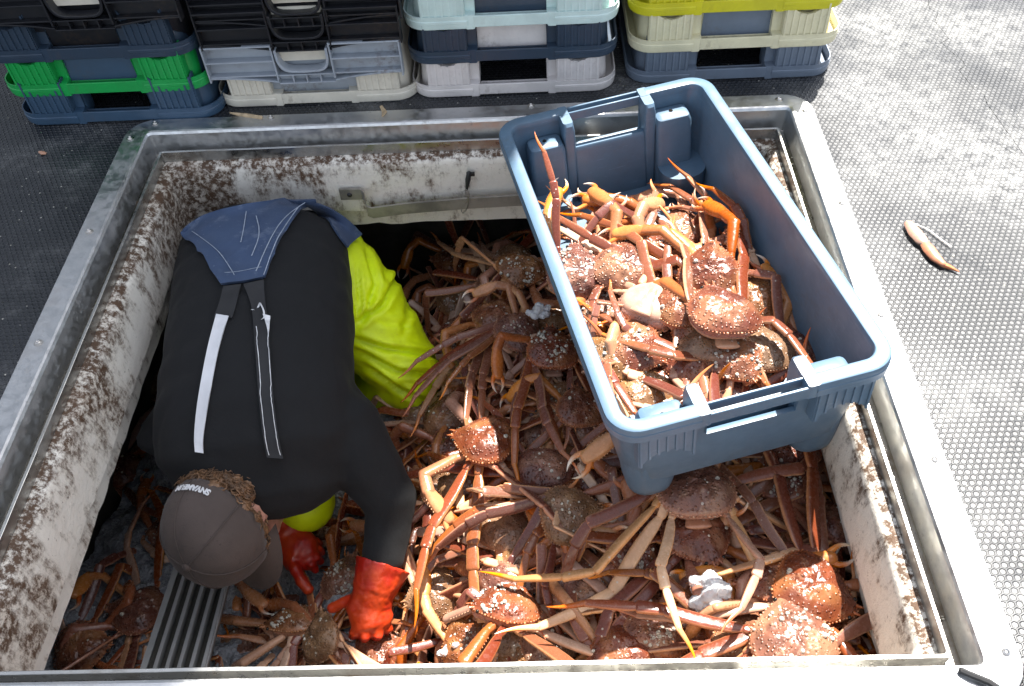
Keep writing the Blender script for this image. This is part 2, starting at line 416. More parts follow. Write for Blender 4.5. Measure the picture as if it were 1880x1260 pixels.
# ragged lower edge of the layup
l = ring(.1055, -.186, .02, .0016, 7, fi=.085)
for p in l: p.z += .012*max(0, noise.noise(Vector((p.x*22, p.y*22, 4))))-.004+.004*noise.noise(Vector((p.x*70, p.y*70, 1)))
L.append(l); C.append([(.15, 0, 0)]*len(l))
L.append([p+Vector(((-.16-p.x), (1.05-p.y), 0)).normalized()*-.012 for p in l]); C.append(C[-1])
mb.loops(L, cols=C, flip=True); P1(mb.build('upper_lining', MT['fibre'], co, sharp=80))
mb = MB(); L = []; C = []
for a, z in ((.075, -.06), (.086, -.17), (.0875, -.19), (.089, -.225), (.0895, -.245)):
    L.append(ring(a, z, .02, .0012, 13, fi=.07))
for p in L[-1]: p.z += .006*noise.noise(Vector((p.x*25, p.y*25, 9)))-.004*abs(noise.noise(Vector((p.x*90, p.y*90, 2))))
L.append([p+Vector((-.16-p.x, 1.05-p.y, 0)).normalized()*-.03 for p in L[-1]])
L.append(ring(-.02, -.25, .03, 0, 0, fi=-.02))
mb.loops(L, cols=[[(0, 0, 0)]*len(L[0])]*len(L), flip=True); P1(mb.build('lower_lining', MT['fibre'], co, sharp=80))
# the dark hold below
mb = MB()
L = [rrect(-1.08, .72, .1, 1.95, .08, 6, 1, -.06), rrect(-1.08, .72, .1, 1.95, .08, 6, 1, -.95)]
mb.loops(L, flip=True); mb.add([Vector((p.x, p.y, -.95)) for p in L[0]], [list(range(len(L[0])))])
mb.loops([rrect(-1.08, .72, .1, 1.95, .08, 6, 1, -.06), rrect(HX0+.03, HX1-.03, HY0+.03, HY1-.03, .03, 6, 1, -.06)])
tag(mb.build('hold_floor', MT['hold'], smooth=False), kind='structure')
# bent flat bar on the back coaming
MT['dullbar'] = m_simple('dull_stained_metal', (.30, .28, .24), .5, .35, .5, 14, .3, 70)
br = empty('bracket_bar', px(800, 365, -.17), 'bent flat metal bar bolted across the back face of the coaming', 'bracket')
mb = MB(); yb = HY1-.1065
pts2 = [(622, 346), (662, 345), (668, 352), (672, 376), (682, 380), (740, 372), (860, 362), (945, 357)]
pp = []
for i, (a, b) in enumerate(pts2):
    d = ray(a, b); t_ = ((yb-(.004 if i < 2 else .022))-0)/d.y; pp.append(Vector((0, 0, CH))+d*t_)
pp.append(pp[-1]+Vector((.25, 0, 0)))
for i in range(len(pp)-1):
    pass
L = []
for p in pp:
    L.append([p+Vector((0, 0, 0)), p+Vector((0, -.005, 0)), p+Vector((0, -.005, -.030)), p+Vector((0, 0, -.030))])
mb.loops(L, cap0=True, cap1=True)
o = mb.build('flat_bar', MT['dullbar'], br, .0008); o.matrix_parent_inverse = Matrix.Translation(-Vector(br.location))
mb = MB(); c = pp[0].lerp(pp[1], .45)+Vector((0, -.006, -.015)); mb.ball(c, (.006, .004, .006)); o = mb.build('bolt', MT['rubberblack'], br); o.matrix_parent_inverse = Matrix.Translation(-Vector(br.location))
# hook with wire loop
hk = empty('wire_hook', (0, 0, 0), 'small black hook with a thin wire loop hanging on the back coaming', 'hook')
def onback(a, b, off=.006):
    d = ray(a, b); return Vector((0, 0, CH))+d*((yb-off)/d.y)
mb = MB(); mb.tube([onback(861, 318), onback(859, 330, .010), onback(857, 348, .012)], [.005, .006, .003], sides=8, up=(0, 1, 0), roundcap=True)
mb.box(onback(864, 320), (.018, .006, .008)); o = mb.build('hook', MT['rubberblack'], hk)
mb = MB(); wl = [(857, 348), (861, 358), (861, 372), (856, 386), (850, 392), (847, 388), (849, 377), (857, 368), (860, 360)]
mb.tube([onback(a, b, .026+.004*math.sin(i)) for i, (a, b) in enumerate(wl)], [.0011]*len(wl), sides=6, up=(0, 1, 0)); mb.build('wire', MT['wirem'], hk)

# unseen cabin block, added behind the stacks to shade the left half
wh = empty('shade_block', (-2.0, 2.9, 0), 'unseen white block added behind the crate stacks to shade the left of the hatch', 'shade_block')
wm = m_simple('shade_block_paint', (.74, .75, .76), .4, 0, .12, 3, .1)
mb = MB(); mb.box((-.82, .95, 2.6), (6.9, 1.9, 5.2)); mb.build('wall', wm, wh, .03)
mb = MB(); mb.box((-.82, .95, 5.26), (7.0, 2.1, .10)); mb.build('block_roof', wm, wh, .03)
for i in range(4):  # windows made up to dress the added block
    mb = MB(); mb.box((-3.3+i*1.45, -.004, 3.1), (1.0, .03, .8)); wf = mb.build('block_window', MT['rubberblack'], wh, .02)
    mb = MB(); mb.box((-3.3+i*1.45, -.021, 3.1), (.9, .006, .7)); mb.build('pane', m_simple('dark_glass', (.02, .025, .03), .05, 0, .1, 5, 0), wf)

# ------------------------------------------------------------ fish crates
CW, CL, CHH = .43, .772, .262
HW0, HL0 = .1965, .3675
def perim(hw, hl, r, z, ztop_mid=None, n=6):
    pts = []
    for sx, sy, a0 in ((1, -1, -90), (1, 1, 0), (-1, 1, 90), (-1, -1, 180)):
        for k in range(n+1):
            a = R(a0+90*k/n); pts.append(Vector((sx*(hw-r)+r*math.cos(a), sy*(hl-r)+r*math.sin(a), z)))
        if a0 == 0:
            for x in (.071, .069, -.069, -.071): pts.append(Vector((x, hl, z if abs(x) > .07 or ztop_mid is None else ztop_mid)))
        if a0 == 180:
            for x in (-.071, -.069, .069, .071): pts.append(Vector((x, -hl, z if abs(x) > .07 or ztop_mid is None else ztop_mid)))
    return pts
def tub_mesh():
    mb = MB(); zf = .058
    o = [perim(HW0-.016, HL0-.018, .05, zf-.004), perim(HW0-.012, HL0-.014, .05, zf+.008), perim(HW0-.004, HL0-.005, .034, CHH-.08), perim(HW0, HL0, .030, CHH-.008, CHH-.079)]
    i = [perim(HW0-.0045, HL0-.0045, .026, CHH-.008, CHH-.079), perim(HW0-.009, HL0-.010, .029, CHH-.081), perim(HW0-.018, HL0-.020, .036, zf+.014), perim(HW0-.026, HL0-.028, .04, zf+.004)]
    mb.loops(o+i, cap0=True, cap1=True)
    for sy in (-1, 1):
        for sx in (-1, 1):
            # inside corner pillar with a stepped top, and its foot below the floor
            prof = [(zf, .0), (CHH-.052, .0), (CHH-.040, .004), (CHH-.037, .010)]
            L = []
            for z, ins in prof:
                w, d = .036-ins, .023-ins*.6; cx, cy = sx*.128, sy*(HL0-.026-.014*(1-(z-zf)/.2))
                L.append([Vector((cx+p.x, cy+p.y, z)) for p in rrect(-w, w, -d, d, .009, 3, 1)])
            mb.loops(L, cap1=True)
            mb.tube([(sx*.128, sy*(HL0-.026), CHH-.038), (sx*.128, sy*(HL0-.026), CHH-.0362)], [.0042, .0042], sides=10, mi=1)
            L = []
            for z, k in ((.115, 1.05), (zf, 1.0), (.02, .93), (.004, .87), (0, .80)):
                cx, cy = sx*(HW0-.058), sy*(HL0-.062)
                L.append([Vector((cx+p.x, cy+p.y, z)) for p in rrect(-.044*k, .044*k, -.046*k, .046*k, .036*k, 5, 1)])
            mb.loops(L, cap0=True, cap1=True, flip=True)
            # flank post of the handle
            L = []
            for z, d in ((zf, .034), (CHH-.02, .040), (CHH-.004, .038), (CHH+.001, .033)):
                w = .011 if z < CHH-.01 else .0095
                y0, y1 = HL0-d-.006, HL0-.003-.020*(1-(z-zf)/.2)
                if sy < 0: y0, y1 = -y1, -y0
                L.append([Vector((sx*.081+p.x, p.y, z)) for p in rrect(-w, w, y0, y1, .005, 3, 1)])
            mb.loops(L, cap1=True)
            L = []
            for z, w in ((CHH-.028, .0105), (CHH-.004, .0105), (CHH+.0015, .009)):
                y0, y1 = HL0-.010, HL0+.0175
                if sy < 0: y0, y1 = -y1, -y0
                L.append([Vector((sx*.081+p.x, p.y, z)) for p in rrect(-w, w, y0, y1, .004, 3, 1)])
            mb.loops(L, cap0=True, cap1=True)
        # inner centre panel, its top edge below the handle opening
        L = []
        for z, e in ((zf, -.008), (CHH-.075, 0), (CHH-.067, .001), (CHH-.063, .004)):
            y0, y1 = HL0-.040+e, HL0-.024-e*.4
            if sy < 0: y0, y1 = -y1, -y0
            L.append([Vector((p.x, p.y, z)) for p in rrect(-.072, .072, y0, y1, .004, 3, 1)])
        mb.loops(L, cap1=True)
    return mb.mesh('tub', [MT['blue'], MT['eye']], True, 34)
def rim_mesh():
    mb = MB(); prof = [(-.0065, -.012), (-.0068, -.003), (-.005, .0008), (-.002, .0018), (.0135, .0018), (.0168, .0004), (.018, -.003), (.018, -.0105), (.0192, -.0115), (.0192, -.0165), (.018, -.0178), (.0185, -.027), (.0160, -.027), (.0152, -.006), (.0, -.006)]
    for s in (1, -1):
        L = []
        for off, dz in prof:
            hw, hl, r = HW0+off, HL0+off, .030+off; p = [Vector((s*.086, -hl, CHH+dz))]
            for sy, a0 in ((-1, -90), (1, 0)):
                for k in range(9):
                    a = R(a0+90*k/8); p.append(Vector((s*(hw-r+r*math.cos(a)), sy*(hl-r)+r*math.sin(a), CHH+dz)))
            p.append(Vector((s*.086, hl, CHH+dz))); L.append(p)
        L = [[l[i] for l in L] for i in range(len(L[0]))]
        mb.loops(L, True, True, True, flip=(s < 0))
    return mb.mesh('rim', MT['blue'], True, 28)
def handle_mesh():
    mb = MB()
    for y, z, h, t in ((HL0+.0150, -.014, .024, .0045), (HL0-.003, -.011, .020, .004)):
        mb.box((0, y, CHH+z), (.150, t, h))
    return mb.mesh('handle', MT['blue'], True, 40)
def panel_mesh():
    mb = MB(); n = 14; w = .088; t0, t1 = HL0+.007, HL0+.0145; top = CHH-.024
    f = []; b = []
    for k in range(n+1):
        x = -w/2+w*k/n; q = (x/(w/2)); z = CHH-.100+.030*max(0, 1-q*q*1.15)**.8
        f.append(x); b.append(z)
    L = []
    for y in (t1, t0):
        L.append([Vector((x, y, z)) for x, z in zip(f, b)]+[Vector((x, y, top)) for x in f[::-1]])
    m = len(L[0]); mb.add(L[0]+L[1], [list(range(m))]+[[i, m+i, m+(i+1) % m, (i+1) % m] for i in range(m)])
    mb.add(L[1], [list(range(m))[::-1]])
    for k in range(7):
        x = -w/2+.004+(w-.008)*k/6; q = x/(w/2); z = CHH-.100+.030*max(0, 1-q*q*1.15)**.8
        mb.box((x, t1+.0012, (top+z)/2), (.0035, .003, top-z))
    for sx in (-1, 1): mb.box((sx*(w/2-.001), HL0+.003, (top+CHH-.1)/2), (.003, .016, top-CHH+.1))
    mb.box((0, HL0+.004, CHH-.027), (w, .018, .003))
    return mb.mesh('ribbed_panel', MT['blue'], False)
CM = dict(tub=tub_mesh(), rim=rim_mesh(), handle=handle_mesh(), panel=panel_mesh())
def fish_crate(mat, matrix, label, group=None):
    root = empty('fish_crate', label=label, cat='crate', group=group, mat=matrix)
    def part(name, me, loc=(0, 0, 0), rz=0, bev=0):
        o = bpy.data.objects.new(name, me); COL.objects.link(o); o.parent = root; o.location = loc; o.rotation_euler = (0, 0, rz)
        o.material_slots[0].link = 'OBJECT'; o.material_slots[0].material = mat
        if bev:
            b = o.modifiers.new('bevel', 'BEVEL'); b.width = bev; b.segments = 2; b.limit_method = 'ANGLE'
    part('tub', CM['tub']); part('rim', CM['rim'])
    for k in (0, 1): part('handle', CM['handle'], rz=math.pi*k, bev=.0012)
    for k in (0, 1):
        for s in (-1, 1): part('ribbed_panel', CM['panel'], (s*.1345, 0, 0), math.pi*k)
    return root
# the blue crate, tilted on the crab heap
c_fl, c_fr, c_br, c_bl = Vector((.0995, .766, .073)), Vector((.517, .864, .102)), Vector((.340, 1.615, .107)), Vector((-.078, 1.516, .076))
ax = (c_fr-c_fl).normalized(); ay = (c_bl-c_fl); ay = (ay-ax*ay.dot(ax)).normalized(); az = ax.cross(ay)
cc = (c_fl+c_fr+c_br+c_bl)/4-az*CHH
CRATE = Matrix(((ax.x, ay.x, az.x, cc.x), (ax.y, ay.y, az.y, cc.y), (ax.z, ay.z, az.z, cc.z), (0, 0, 0, 1)))
CRATE = CRATE @ Matrix.Translation((0, 0, CHH)) @ Matrix.Diagonal((1.045, 1.04, 1.0, 1)) @ Matrix.Translation((.003, .002, -CHH))
fish_crate(MT['blue'], CRATE, 'large open blue plastic fish crate full of crabs, tilted across the hatch')

rngs = random.Random(3)
# stacks of upturned crates along the back
PIT = .081
def plane_y(x, y, Y):
    d = ray(x, y); return Vector((0, 0, CH))+d*(Y/d.y)
def stack_crate(mat, a, b, Y, label, group, flip=True):
    A = plane_y(a[0], a[1], Y); B = plane_y(b[0], b[1], Y); z = max(.001, (A.z+B.z)/2); A.z = B.z = z; d = B-A; k = min(1.06, max(.94, d.length/(CW-.03)))
    ang = math.atan2(d.y, d.x); mid = (A+B)/2
    m = Matrix.Translation(Vector((mid.x, mid.y, z))) @ Matrix.Rotation(ang, 4, 'Z')
    m = m @ Matrix.Scale(k, 4) @ Matrix.Translation(Vector((0, CL/2, CHH))) @ Matrix.Rotation(math.pi, 4, 'Y')
    return fish_crate(mat, m, label, group)
G = 'upturned fish crates stacked behind the hatch'
st = [
 ('navyblue', (48, 235), (397, 214), 0, 'dull blue crate at the bottom of the leftmost stack'),
 ('green', (12, 184), (379, 162), 1, 'bright green crate between two dark blue ones in the leftmost stack'),
 ('navy', (-24, 122), (350, 100), 2, 'dark navy crate resting on the bright green crate'),
 ('white', (412, 200), (757, 184), 0, 'dirty off-white crate at the bottom of the second stack from the left'),
 ('pinkwhite', (765, 181), (1124, 168), 0, 'white crate with rust stains at the bottom of the stack behind the blue crate'),
 ('navy', (755, 120), (1129, 105), 1, 'navy crate between the white and the pale mint crate'),
 ('mint', (747, 58), (1132, 42), 2, 'pale mint crate above the navy crate in the middle stack'),
 ('bluegrey', (1162, 157), (1518, 141), 0, 'blue-grey crate at the bottom of the rightmost stack'),
 ('cream', (1165, 101), (1536, 82), 1, 'cream crate under the yellow one in the rightmost stack'),
 ('yellow', (1168, 34), (1547, 14), 2, 'yellow crate on top of the rightmost stack')]
YS = [1.702]*3+[1.739]+[1.745]*3+[1.765]*3
for (m, a, b, i, lab), Y in zip(st, YS):
    stack_crate(MT[m], a, b, Y+rngs.uniform(-.004, .004), lab, G)
# crates above the picture that throw the shade of the middle stack
for i, m in ((3, 'navy'), (4, 'white'), (5, 'navy')):
    z = i*PIT; md = Vector((-.049, 1.745, 0)); fish_crate(MT[m], Matrix.Translation((md.x+.004*i, md.y+CL/2, z+CHH)) @ Matrix.Rotation(math.pi, 4, 'Y'), '%s crate high in the middle stack' % {'navy': 'dark navy', 'white': 'off-white'}[m], G)
# upright ribbed crates of another pattern
def ribbed_crate(mat, a, b, Y, label, group, up=0.0):
    A = plane_y(a[0], a[1], Y); B = plane_y(b[0], b[1], Y); A.z = B.z = (A.z+B.z)/2; d = B-A; ang = math.atan2(d.y, d.x); mid = (A+B)/2+Vector((0, 0, up)); w = d.length/2; H = .086
    m = Matrix.Translation(mid) @ Matrix.Rotation(ang, 4, 'Z')
    root = empty('ribbed_crate', label=label, cat='crate', group=group, mat=m)
    mb = MB()                                           # tub hanging inside the ribbed collar
    L = [rrect(-w+.03, w-.03, .03, .70, .04, 5, 1, -.12), rrect(-w+.012, w-.012, .012, .725, .03, 5, 1, H-.002), rrect(-w+.016, w-.016, .016, .72, .03, 5, 1, H-.002), rrect(-w+.035, w-.035, .036, .69, .04, 5, 1, -.11)]
    # front wall is cut away behind the handle
    mb.loops(L, cap0=True, cap1=True)
    mb.build('tub', mat, root, sharp=45)
    mb = MB()
    for sx in (-1, 1):
        x0, x1 = sx*.062, sx*(w-.004); c = (x0+x1)/2; l = abs(x1-x0)
        mb.box((c, .006, H-.042), (l, .004, .084))
        for zz, dd in ((H-.002, .022), (H-.038, .020), (H-.074, .016)): mb.box((c, .004-dd/2, zz), (l, dd, .0035))
        for xx in (x0, x1): mb.box((xx, -.006, H-.042), (.0035, .022, .084))
        n = 8; pv = []                                  # sagging web below
        for k in range(n+1):
            q = k/n; x = x1+(x0-x1)*q; pv.append((x, H-.076-.014*q*q))
        for k in range(n):
            (xa, za), (xb, zb) = pv[k], pv[k+1]; mb.box(((xa+xb)/2, -.004, (za+zb)/2), (abs(xb-xa)+.001, .020, .0035), Matrix.Rotation(-math.atan2(zb-za, xb-xa), 3, 'Y'))
    for x in (-.03, 0, .03): mb.box((x, -.004, H-.083), (.003, .018, .020))
    for zz in (H-.074, H-.094): mb.box((0, -.004, zz), (.124, .019, .003))
    mb.box((0, .004, H-.084), (.124, .003, .020))
    mb.build('collar', mat, root, .0006, smooth=False)
    mb = MB(); path = []
    for k in range(13):
        q = k/12; a_ = math.pi*(1+q); path.append(Vector((.058*math.copysign(abs(math.cos(a_))**.45, math.cos(a_)), 0, H-.012-.056*abs(math.sin(a_))**.6)))
    mb.loops([[p+Vector((0, -.016, 0)), p+Vector((0, .010, 0)), p*.9+Vector((0, .010, .006)), p*.9+Vector((0, -.016, .006))] for p in path], cap0=True, cap1=True)
    mb.build('handle', mat, root, .0008)
    mb = MB(); mb.box((0, .0085, H-.028), (.108, .003, .046)); mb.build('back_panel', MT['white'] if mat is not MT['navy'] else mat, root)
    return root
G2 = 'ribbed crates of the second stack'
ribbed_crate(MT['grey'], (388, 147), (745, 133), 1.737, 'stained grey ribbed crate with a rounded handle opening, on the off-white crate', G2)
ribbed_crate(MT['black'], (372, 88), (742, 74), 1.735, 'black ribbed crate resting on the stained grey ribbed crate', G2)
ribbed_crate(MT['black'], (358, 44), (742, 30), 1.739, 'topmost black ribbed crate in view in the second stack from the left', G2)
ribbed_crate(MT['black'], (-22, 52), (340, 32), 1.702, 'black ribbed crate on top of the leftmost stack', G2)
for i in range(1, 4):
    ribbed_crate(MT['black'], (358, 44), (742, 30), 1.739, 'black ribbed crate high above the picture in the second stack', G2, .065*i)

# ------------------------------------------------------------ person bending down into the hold
MT['sweater'] = None
def m_cloth(name, c, weave=900, rough=.85, bumpd=.0012, big=.35, sheen=0.0, dirt=0.0, dirtc=(.2, .2, .2)):
    t = NT(name); n = t.noise(7, 4); w = t.noise(weave, 2)
    col = t.mix(t.ramp(n, .3, .7), c, tuple(x*.75 for x in c))
    if dirt:
        d = t.math('MULTIPLY', t.ramp(t.noise(18, 6, .75), .53, .68), dirt); col = t.mix(d, col, dirtc)
        sp_ = t.math('MULTIPLY', t.math('LESS_THAN', t.voro(70), .13), t.ramp(t.noise(11), .45, .6)); col = t.mix(t.math('MULTIPLY', sp_, dirt), col, dirtc)
    b = t.bump(w, .3, bumpd); b = t.bump(t.noise(24, 4, .6), big, .006, b)
    return t.out(col, rough, 0.0, b, Sheen_Weight=sheen, Sheen_Roughness=.4)
MT['sweater'] = m_cloth('black_fleece', (.0042, .0048, .0062), 700, .92, .001, .35, .02)
MT['denim'] = m_cloth('blue_bib_fabric', (.042, .075, .155), 1200, .75, .0012, .2, .1, .45, (.16, .20, .28))
MT['waders'] = m_cloth('fluorescent_oilskin', (.80, 1.0, .001), 1500, .5, .0004, .25, 0, .10, (.12, .12, .03))
MT['cap'] = m_cloth('faded_cap_cloth', (.080, .061, .054), 900, .9, .0012, .3, .10, .8, (.040, .032, .030))
MT['strap'] = m_cloth('black_elastic', (.014, .015, .018), 1500, .7, .001, .1)
MT['reflect'] = m_cloth('reflective_tape', (.70, .71, .74), 1500, .35, .0004, .15, 0, .25, (.40, .41, .44))
MT['stitch'] = m_simple('grey_stitching', (.36, .42, .52), .7, 0, .3, 80, 0)
MT['whitestitch'] = m_simple('white_stitching', (.7, .71, .73), .7, 0, .3, 80, 0)
t = NT('orange_rubber_glove'); n_ = t.noise(14, 4, .6)
MT['glove'] = t.out(t.mix(t.ramp(n_, .38, .62), (.33, .010, .004), (.44, .040, .006)), t.ramp(t.noise(40), .3, .7, .3, .5), 0.0, t.bump(t.noise(60, 4), .35, .003))
MT['skin'] = m_simple('skin', (.52, .27, .20), .5, 0, .2, 30, .1, 300, .0005, Subsurface_Weight=.15, Subsurface_Radius=(.01, .004, .002))
MT['hair'] = m_simple('brown_curly_hair', (.20, .105, .05), .45, 0, .55, 60, 0)

person = empty('person', px(480, 620, -.3), 'person in cap, black sweater, yellow waders and red gloves bending down into the hold', 'person')
def P2(o): o.parent = person; o.matrix_parent_inverse = Matrix.Translation(-Vector(person.location)); return o
def row(y, xl, xr, z, b):
    A, B = px(xl, y, z), px(xr, y, z); return (A+B)/2, (B-A).length/2, b
def wr(v, n, a, f):
    return a*(noise.noise(v*f)+.5*noise.noise(v*f*2.1))
# torso: spine loft from the hips to the shoulders
rows = [row(420, 440, 634, -.262, .062), row(446, 378, 640, -.243, .096), row(470, 334, 640, -.225, .125), row(540, 326, 646, -.215, .138), row(620, 318, 647, -.215, .142), row(700, 308, 645, -.225, .142), row(770, 300, 650, -.245, .135), row(825, 300, 658, -.27, .120), row(870, 330, 640, -.30, .095)]
tor = MB()
tor.tube([r[0] for r in rows], [r[1] for r in rows], [r[2] for r in rows], up=(0, 0, 1), sides=24, power=2.35, roundcap=True)
sh_l, el_l, wr_l = px(640, 800, -.285), px(720, 925, -.37), px(704, 1022, -.43)
sh_r, el_r, wr_r = px(330, 800, -.30), px(425, 905, -.54), px(512, 962, -.575)
tor.tube([px(600, 770, -.29), sh_l, sh_l.lerp(el_l, .5), el_l, el_l.lerp(wr_l, .5), wr_l], [.09, .080, .064, .054, .046, .042], sides=14, roundcap=True)
tor.tube([px(380, 770, -.31), sh_r, sh_r.lerp(el_r, .5), el_r, el_r.lerp(wr_r, .6)], [.10, .085, .07, .06, .052], sides=14, roundcap=True)
tor.tube([px(455, 850, -.31), px(445, 895, -.35)], [.085, .068], sides=12, roundcap=True)
def dsw(v, n):
    # soft creases: across the lower back and shoulders, gathered at the arm
    a = .005*noise.noise(Vector((v.x*6, v.y*18, v.z*6)))+.0025*noise.noise(v*26)
    k = max(0, 1-(v-sh_l).length/.20); a += k*.010*abs(noise.noise(Vector((v.x*14+v.y*9, v.y*6, v.z*18))))
    k = max(0, 1-(v-px(330, 820, -.25)).length/.22); a += k*.012*abs(noise.noise(Vector((v.x*9-v.y*14, v.y*5, v.z*16))))
    return a
sw = tor.remeshed(.0085, 5, dsw); SWB = sw.bvh()
P2(sw.build('sweater', MT['sweater'], sharp=0))
# body under the clothes: trunk, neck, head, arms and legs as one skin
HC = px(412, 962, -.315)
Rr, Uu, Tt = Vector(CAMR[:, 0]), Vector(CAMR[:, 1]), Vector(CAMR[:, 2])
hu = (-.30*Rr-.54*Uu+.78*Tt).normalized(); hf = (.26*Rr-.75*Uu-.42*Tt); hf = (hf-hu*hf.dot(hu)).normalized(); hr = hf.cross(hu)
HM = Matrix(((hr.x, hf.x, hu.x, HC.x), (hr.y, hf.y, hu.y, HC.y), (hr.z, hf.z, hu.z, HC.z), (0, 0, 0, 1)))
bd = MB()
bd.tube([r[0]+Vector((0, 0, -.01)) for r in rows], [r[1]*.8 for r in rows], [r[2]*.75 for r in rows], sides=18, roundcap=True)
neck0 = px(455, 850, -.31)
def hp(x, y, z): return HM @ Vector((x, y, z))
bd.tube([neck0, hp(0, -.04, -.12), hp(0, -.015, -.03)], [.062, .058, .06], sides=14, roundcap=True)
bd.ball(HC, (.076, .094, .098), 18, 12, rot=HM.to_3x3())
bd.tube([hp(0, .03, -.03), hp(0, .065, -.075), hp(0, .072, -.105)], [.062, .05, .032], sides=14, roundcap=True)
bd.tube([hp(0, .088, .012), hp(0, .104, -.022), hp(0, .11, -.038)], [.008, .011, .012], sides=8, roundcap=True)
bd.tube([hp(-.018, .098, -.064), hp(0, .101, -.064), hp(.018, .098, -.064)], [.005, .007, .005], sides=8, roundcap=True)
for s in (-1, 1):
    bd.tube([hp(s*.013, .09, .016), hp(s*.035, .086, .018), hp(s*.052, .07, .012)], [.008, .009, .007], sides=8, roundcap=True)
    er = [hp(s*.076, -.004+.018*math.cos(a)*.9-.004, -.022+.030*math.sin(a)) for a in [R(x) for x in range(-110, 200, 34)]]
    bd.tube(er, [.005]*len(er), sides=8, roundcap=True); bd.ball(hp(s*.074, -.006, -.026), (.006, .014, .024), 10, 6, rot=HM.to_3x3())
bd.tube([sh_l, el_l, wr_l, px(688, 1085, -.535)], [.05, .042, .032, .028], sides=10, roundcap=True)
bd.tube([sh_r, el_r, wr_r, px(530, 990, -.585)], [.05, .042, .032, .028], sides=10, roundcap=True)
hipL, knL, anL = px(575, 500, -.30), px(745, 680, -.435), px(640, 640, -.80)
hipR, knR, anR = px(430, 520, -.32), px(560, 922, -.50), px(470, 740, -.86)
for h, k, a in ((hipL, knL, anL), (hipR, knR, anR)):
    bd.tube([h, h.lerp(k, .5), k, k.lerp(a, .5), a], [.085, .07, .05, .045, .035], sides=12, roundcap=True)
P2(bd.remeshed(.006, 4).build('body', MT['skin'], sharp=0))
for s in (-1, 1):
    mb = MB(); mb.ball(hp(s*.031, .083, -.002), .012, 10, 8, mi=0); P2(mb.build('eye', MT['whitestitch']))
# waders
wd = MB()
wd.tube([r[0]+Vector((0, 0, -.035)) for r in rows[:5]], [r[1]*.97 for r in rows[:5]], [.08, .09, .11, .11, .10], sides=20, roundcap=True)
wd.tube([px(560, 490, -.285), px(600, 500, -.29), px(650, 560, -.325), px(700, 625, -.385), knL, px(752, 700, -.455)], [.10, .118, .112, .098, .082, .07], sides=18, roundcap=True)
wd.tube([knL+Vector((0, 0, -.02)), px(715, 720, -.55), px(670, 700, -.66), anL], [.080, .082, .078, .07], sides=16, roundcap=True)
wd.tube([hipR, hipR.lerp(knR, .5), knR], [.11, .095, .066], sides=16, roundcap=True)
wd.tube([knR, knR.lerp(anR, .5), anR], [.066, .07, .065], sides=14, roundcap=True)
kv = (knL-hipL).normalized(); pit = px(650, 715, -.45)
def topx(v):
    q = CAMR.T @ np.array([v.x, v.y, v.z-CH]); return CX-F*q[0]/q[2], CY+F*q[1]/q[2]
CREASE = [([(668, 440), (690, 520), (668, 590)], 5, .008), ([(645, 600), (705, 560), (730, 505)], 6, .010), ([(640, 618), (705, 640), (802, 655)], 6, .011), ([(650, 640), (730, 684), (812, 688)], 6, .011), ([(662, 662), (730, 714), (790, 742)], 6, .010), ([(702, 452), (712, 520)], 5, .005), ([(740, 500), (752, 560), (742, 610)], 7, .005), ([(655, 480), (662, 560)], 4, .006), ([(690, 590), (760, 600)], 6, .006)]
def crease(v, n):
    if n.dot(v-Vector((0, 0, CH))) > .2: return 0
    x, y = topx(v); a = 0
    for pl, w, dp in CREASE:
        best = 1e9; tt = 0
        for i in range(len(pl)-1):
            (x0, y0), (x1, y1) = pl[i], pl[i+1]; L2 = (x1-x0)**2+(y1-y0)**2; t_ = max(0, min(1, ((x-x0)*(x1-x0)+(y-y0)*(y1-y0))/L2))
            d_ = math.hypot(x-x0-t_*(x1-x0), y-y0-t_*(y1-y0)); sgn = (x-x0)*(y1-y0)-(y-y0)*(x1-x0)
            if d_ < best: best = d_; sg = sgn; tt = (i+t_)/(len(pl)-1)
        e = min(1, 4*tt*(1.15-tt)); a += dp*e*(.8*math.exp(-((best-w*1.8)/(w*1.1))**2)*(1 if sg > 0 else .5)-math.exp(-(best/(w*.8))**2))
    return a
def dwd(v, n):
    a = .004*noise.noise(v*9)
    k = max(0, 1-(v-pit).length/.30); d = (v-pit)
    a += k*.034*(abs(noise.noise(Vector((v.z*17+v.y*11, v.x*5, v.y*7+v.z*9))))-.15)
    k2 = max(0, 1-(v-px(660, 470, -.28)).length/.16); a += k2*.020*(abs(noise.noise(Vector((v.x*26, v.y*6, v.z*6))))-.2)
    return a*.45+crease(v, n)
wdm = wd.remeshed(.0062, 4, dwd); P2(wdm.build('waders', MT['waders'], sharp=0))
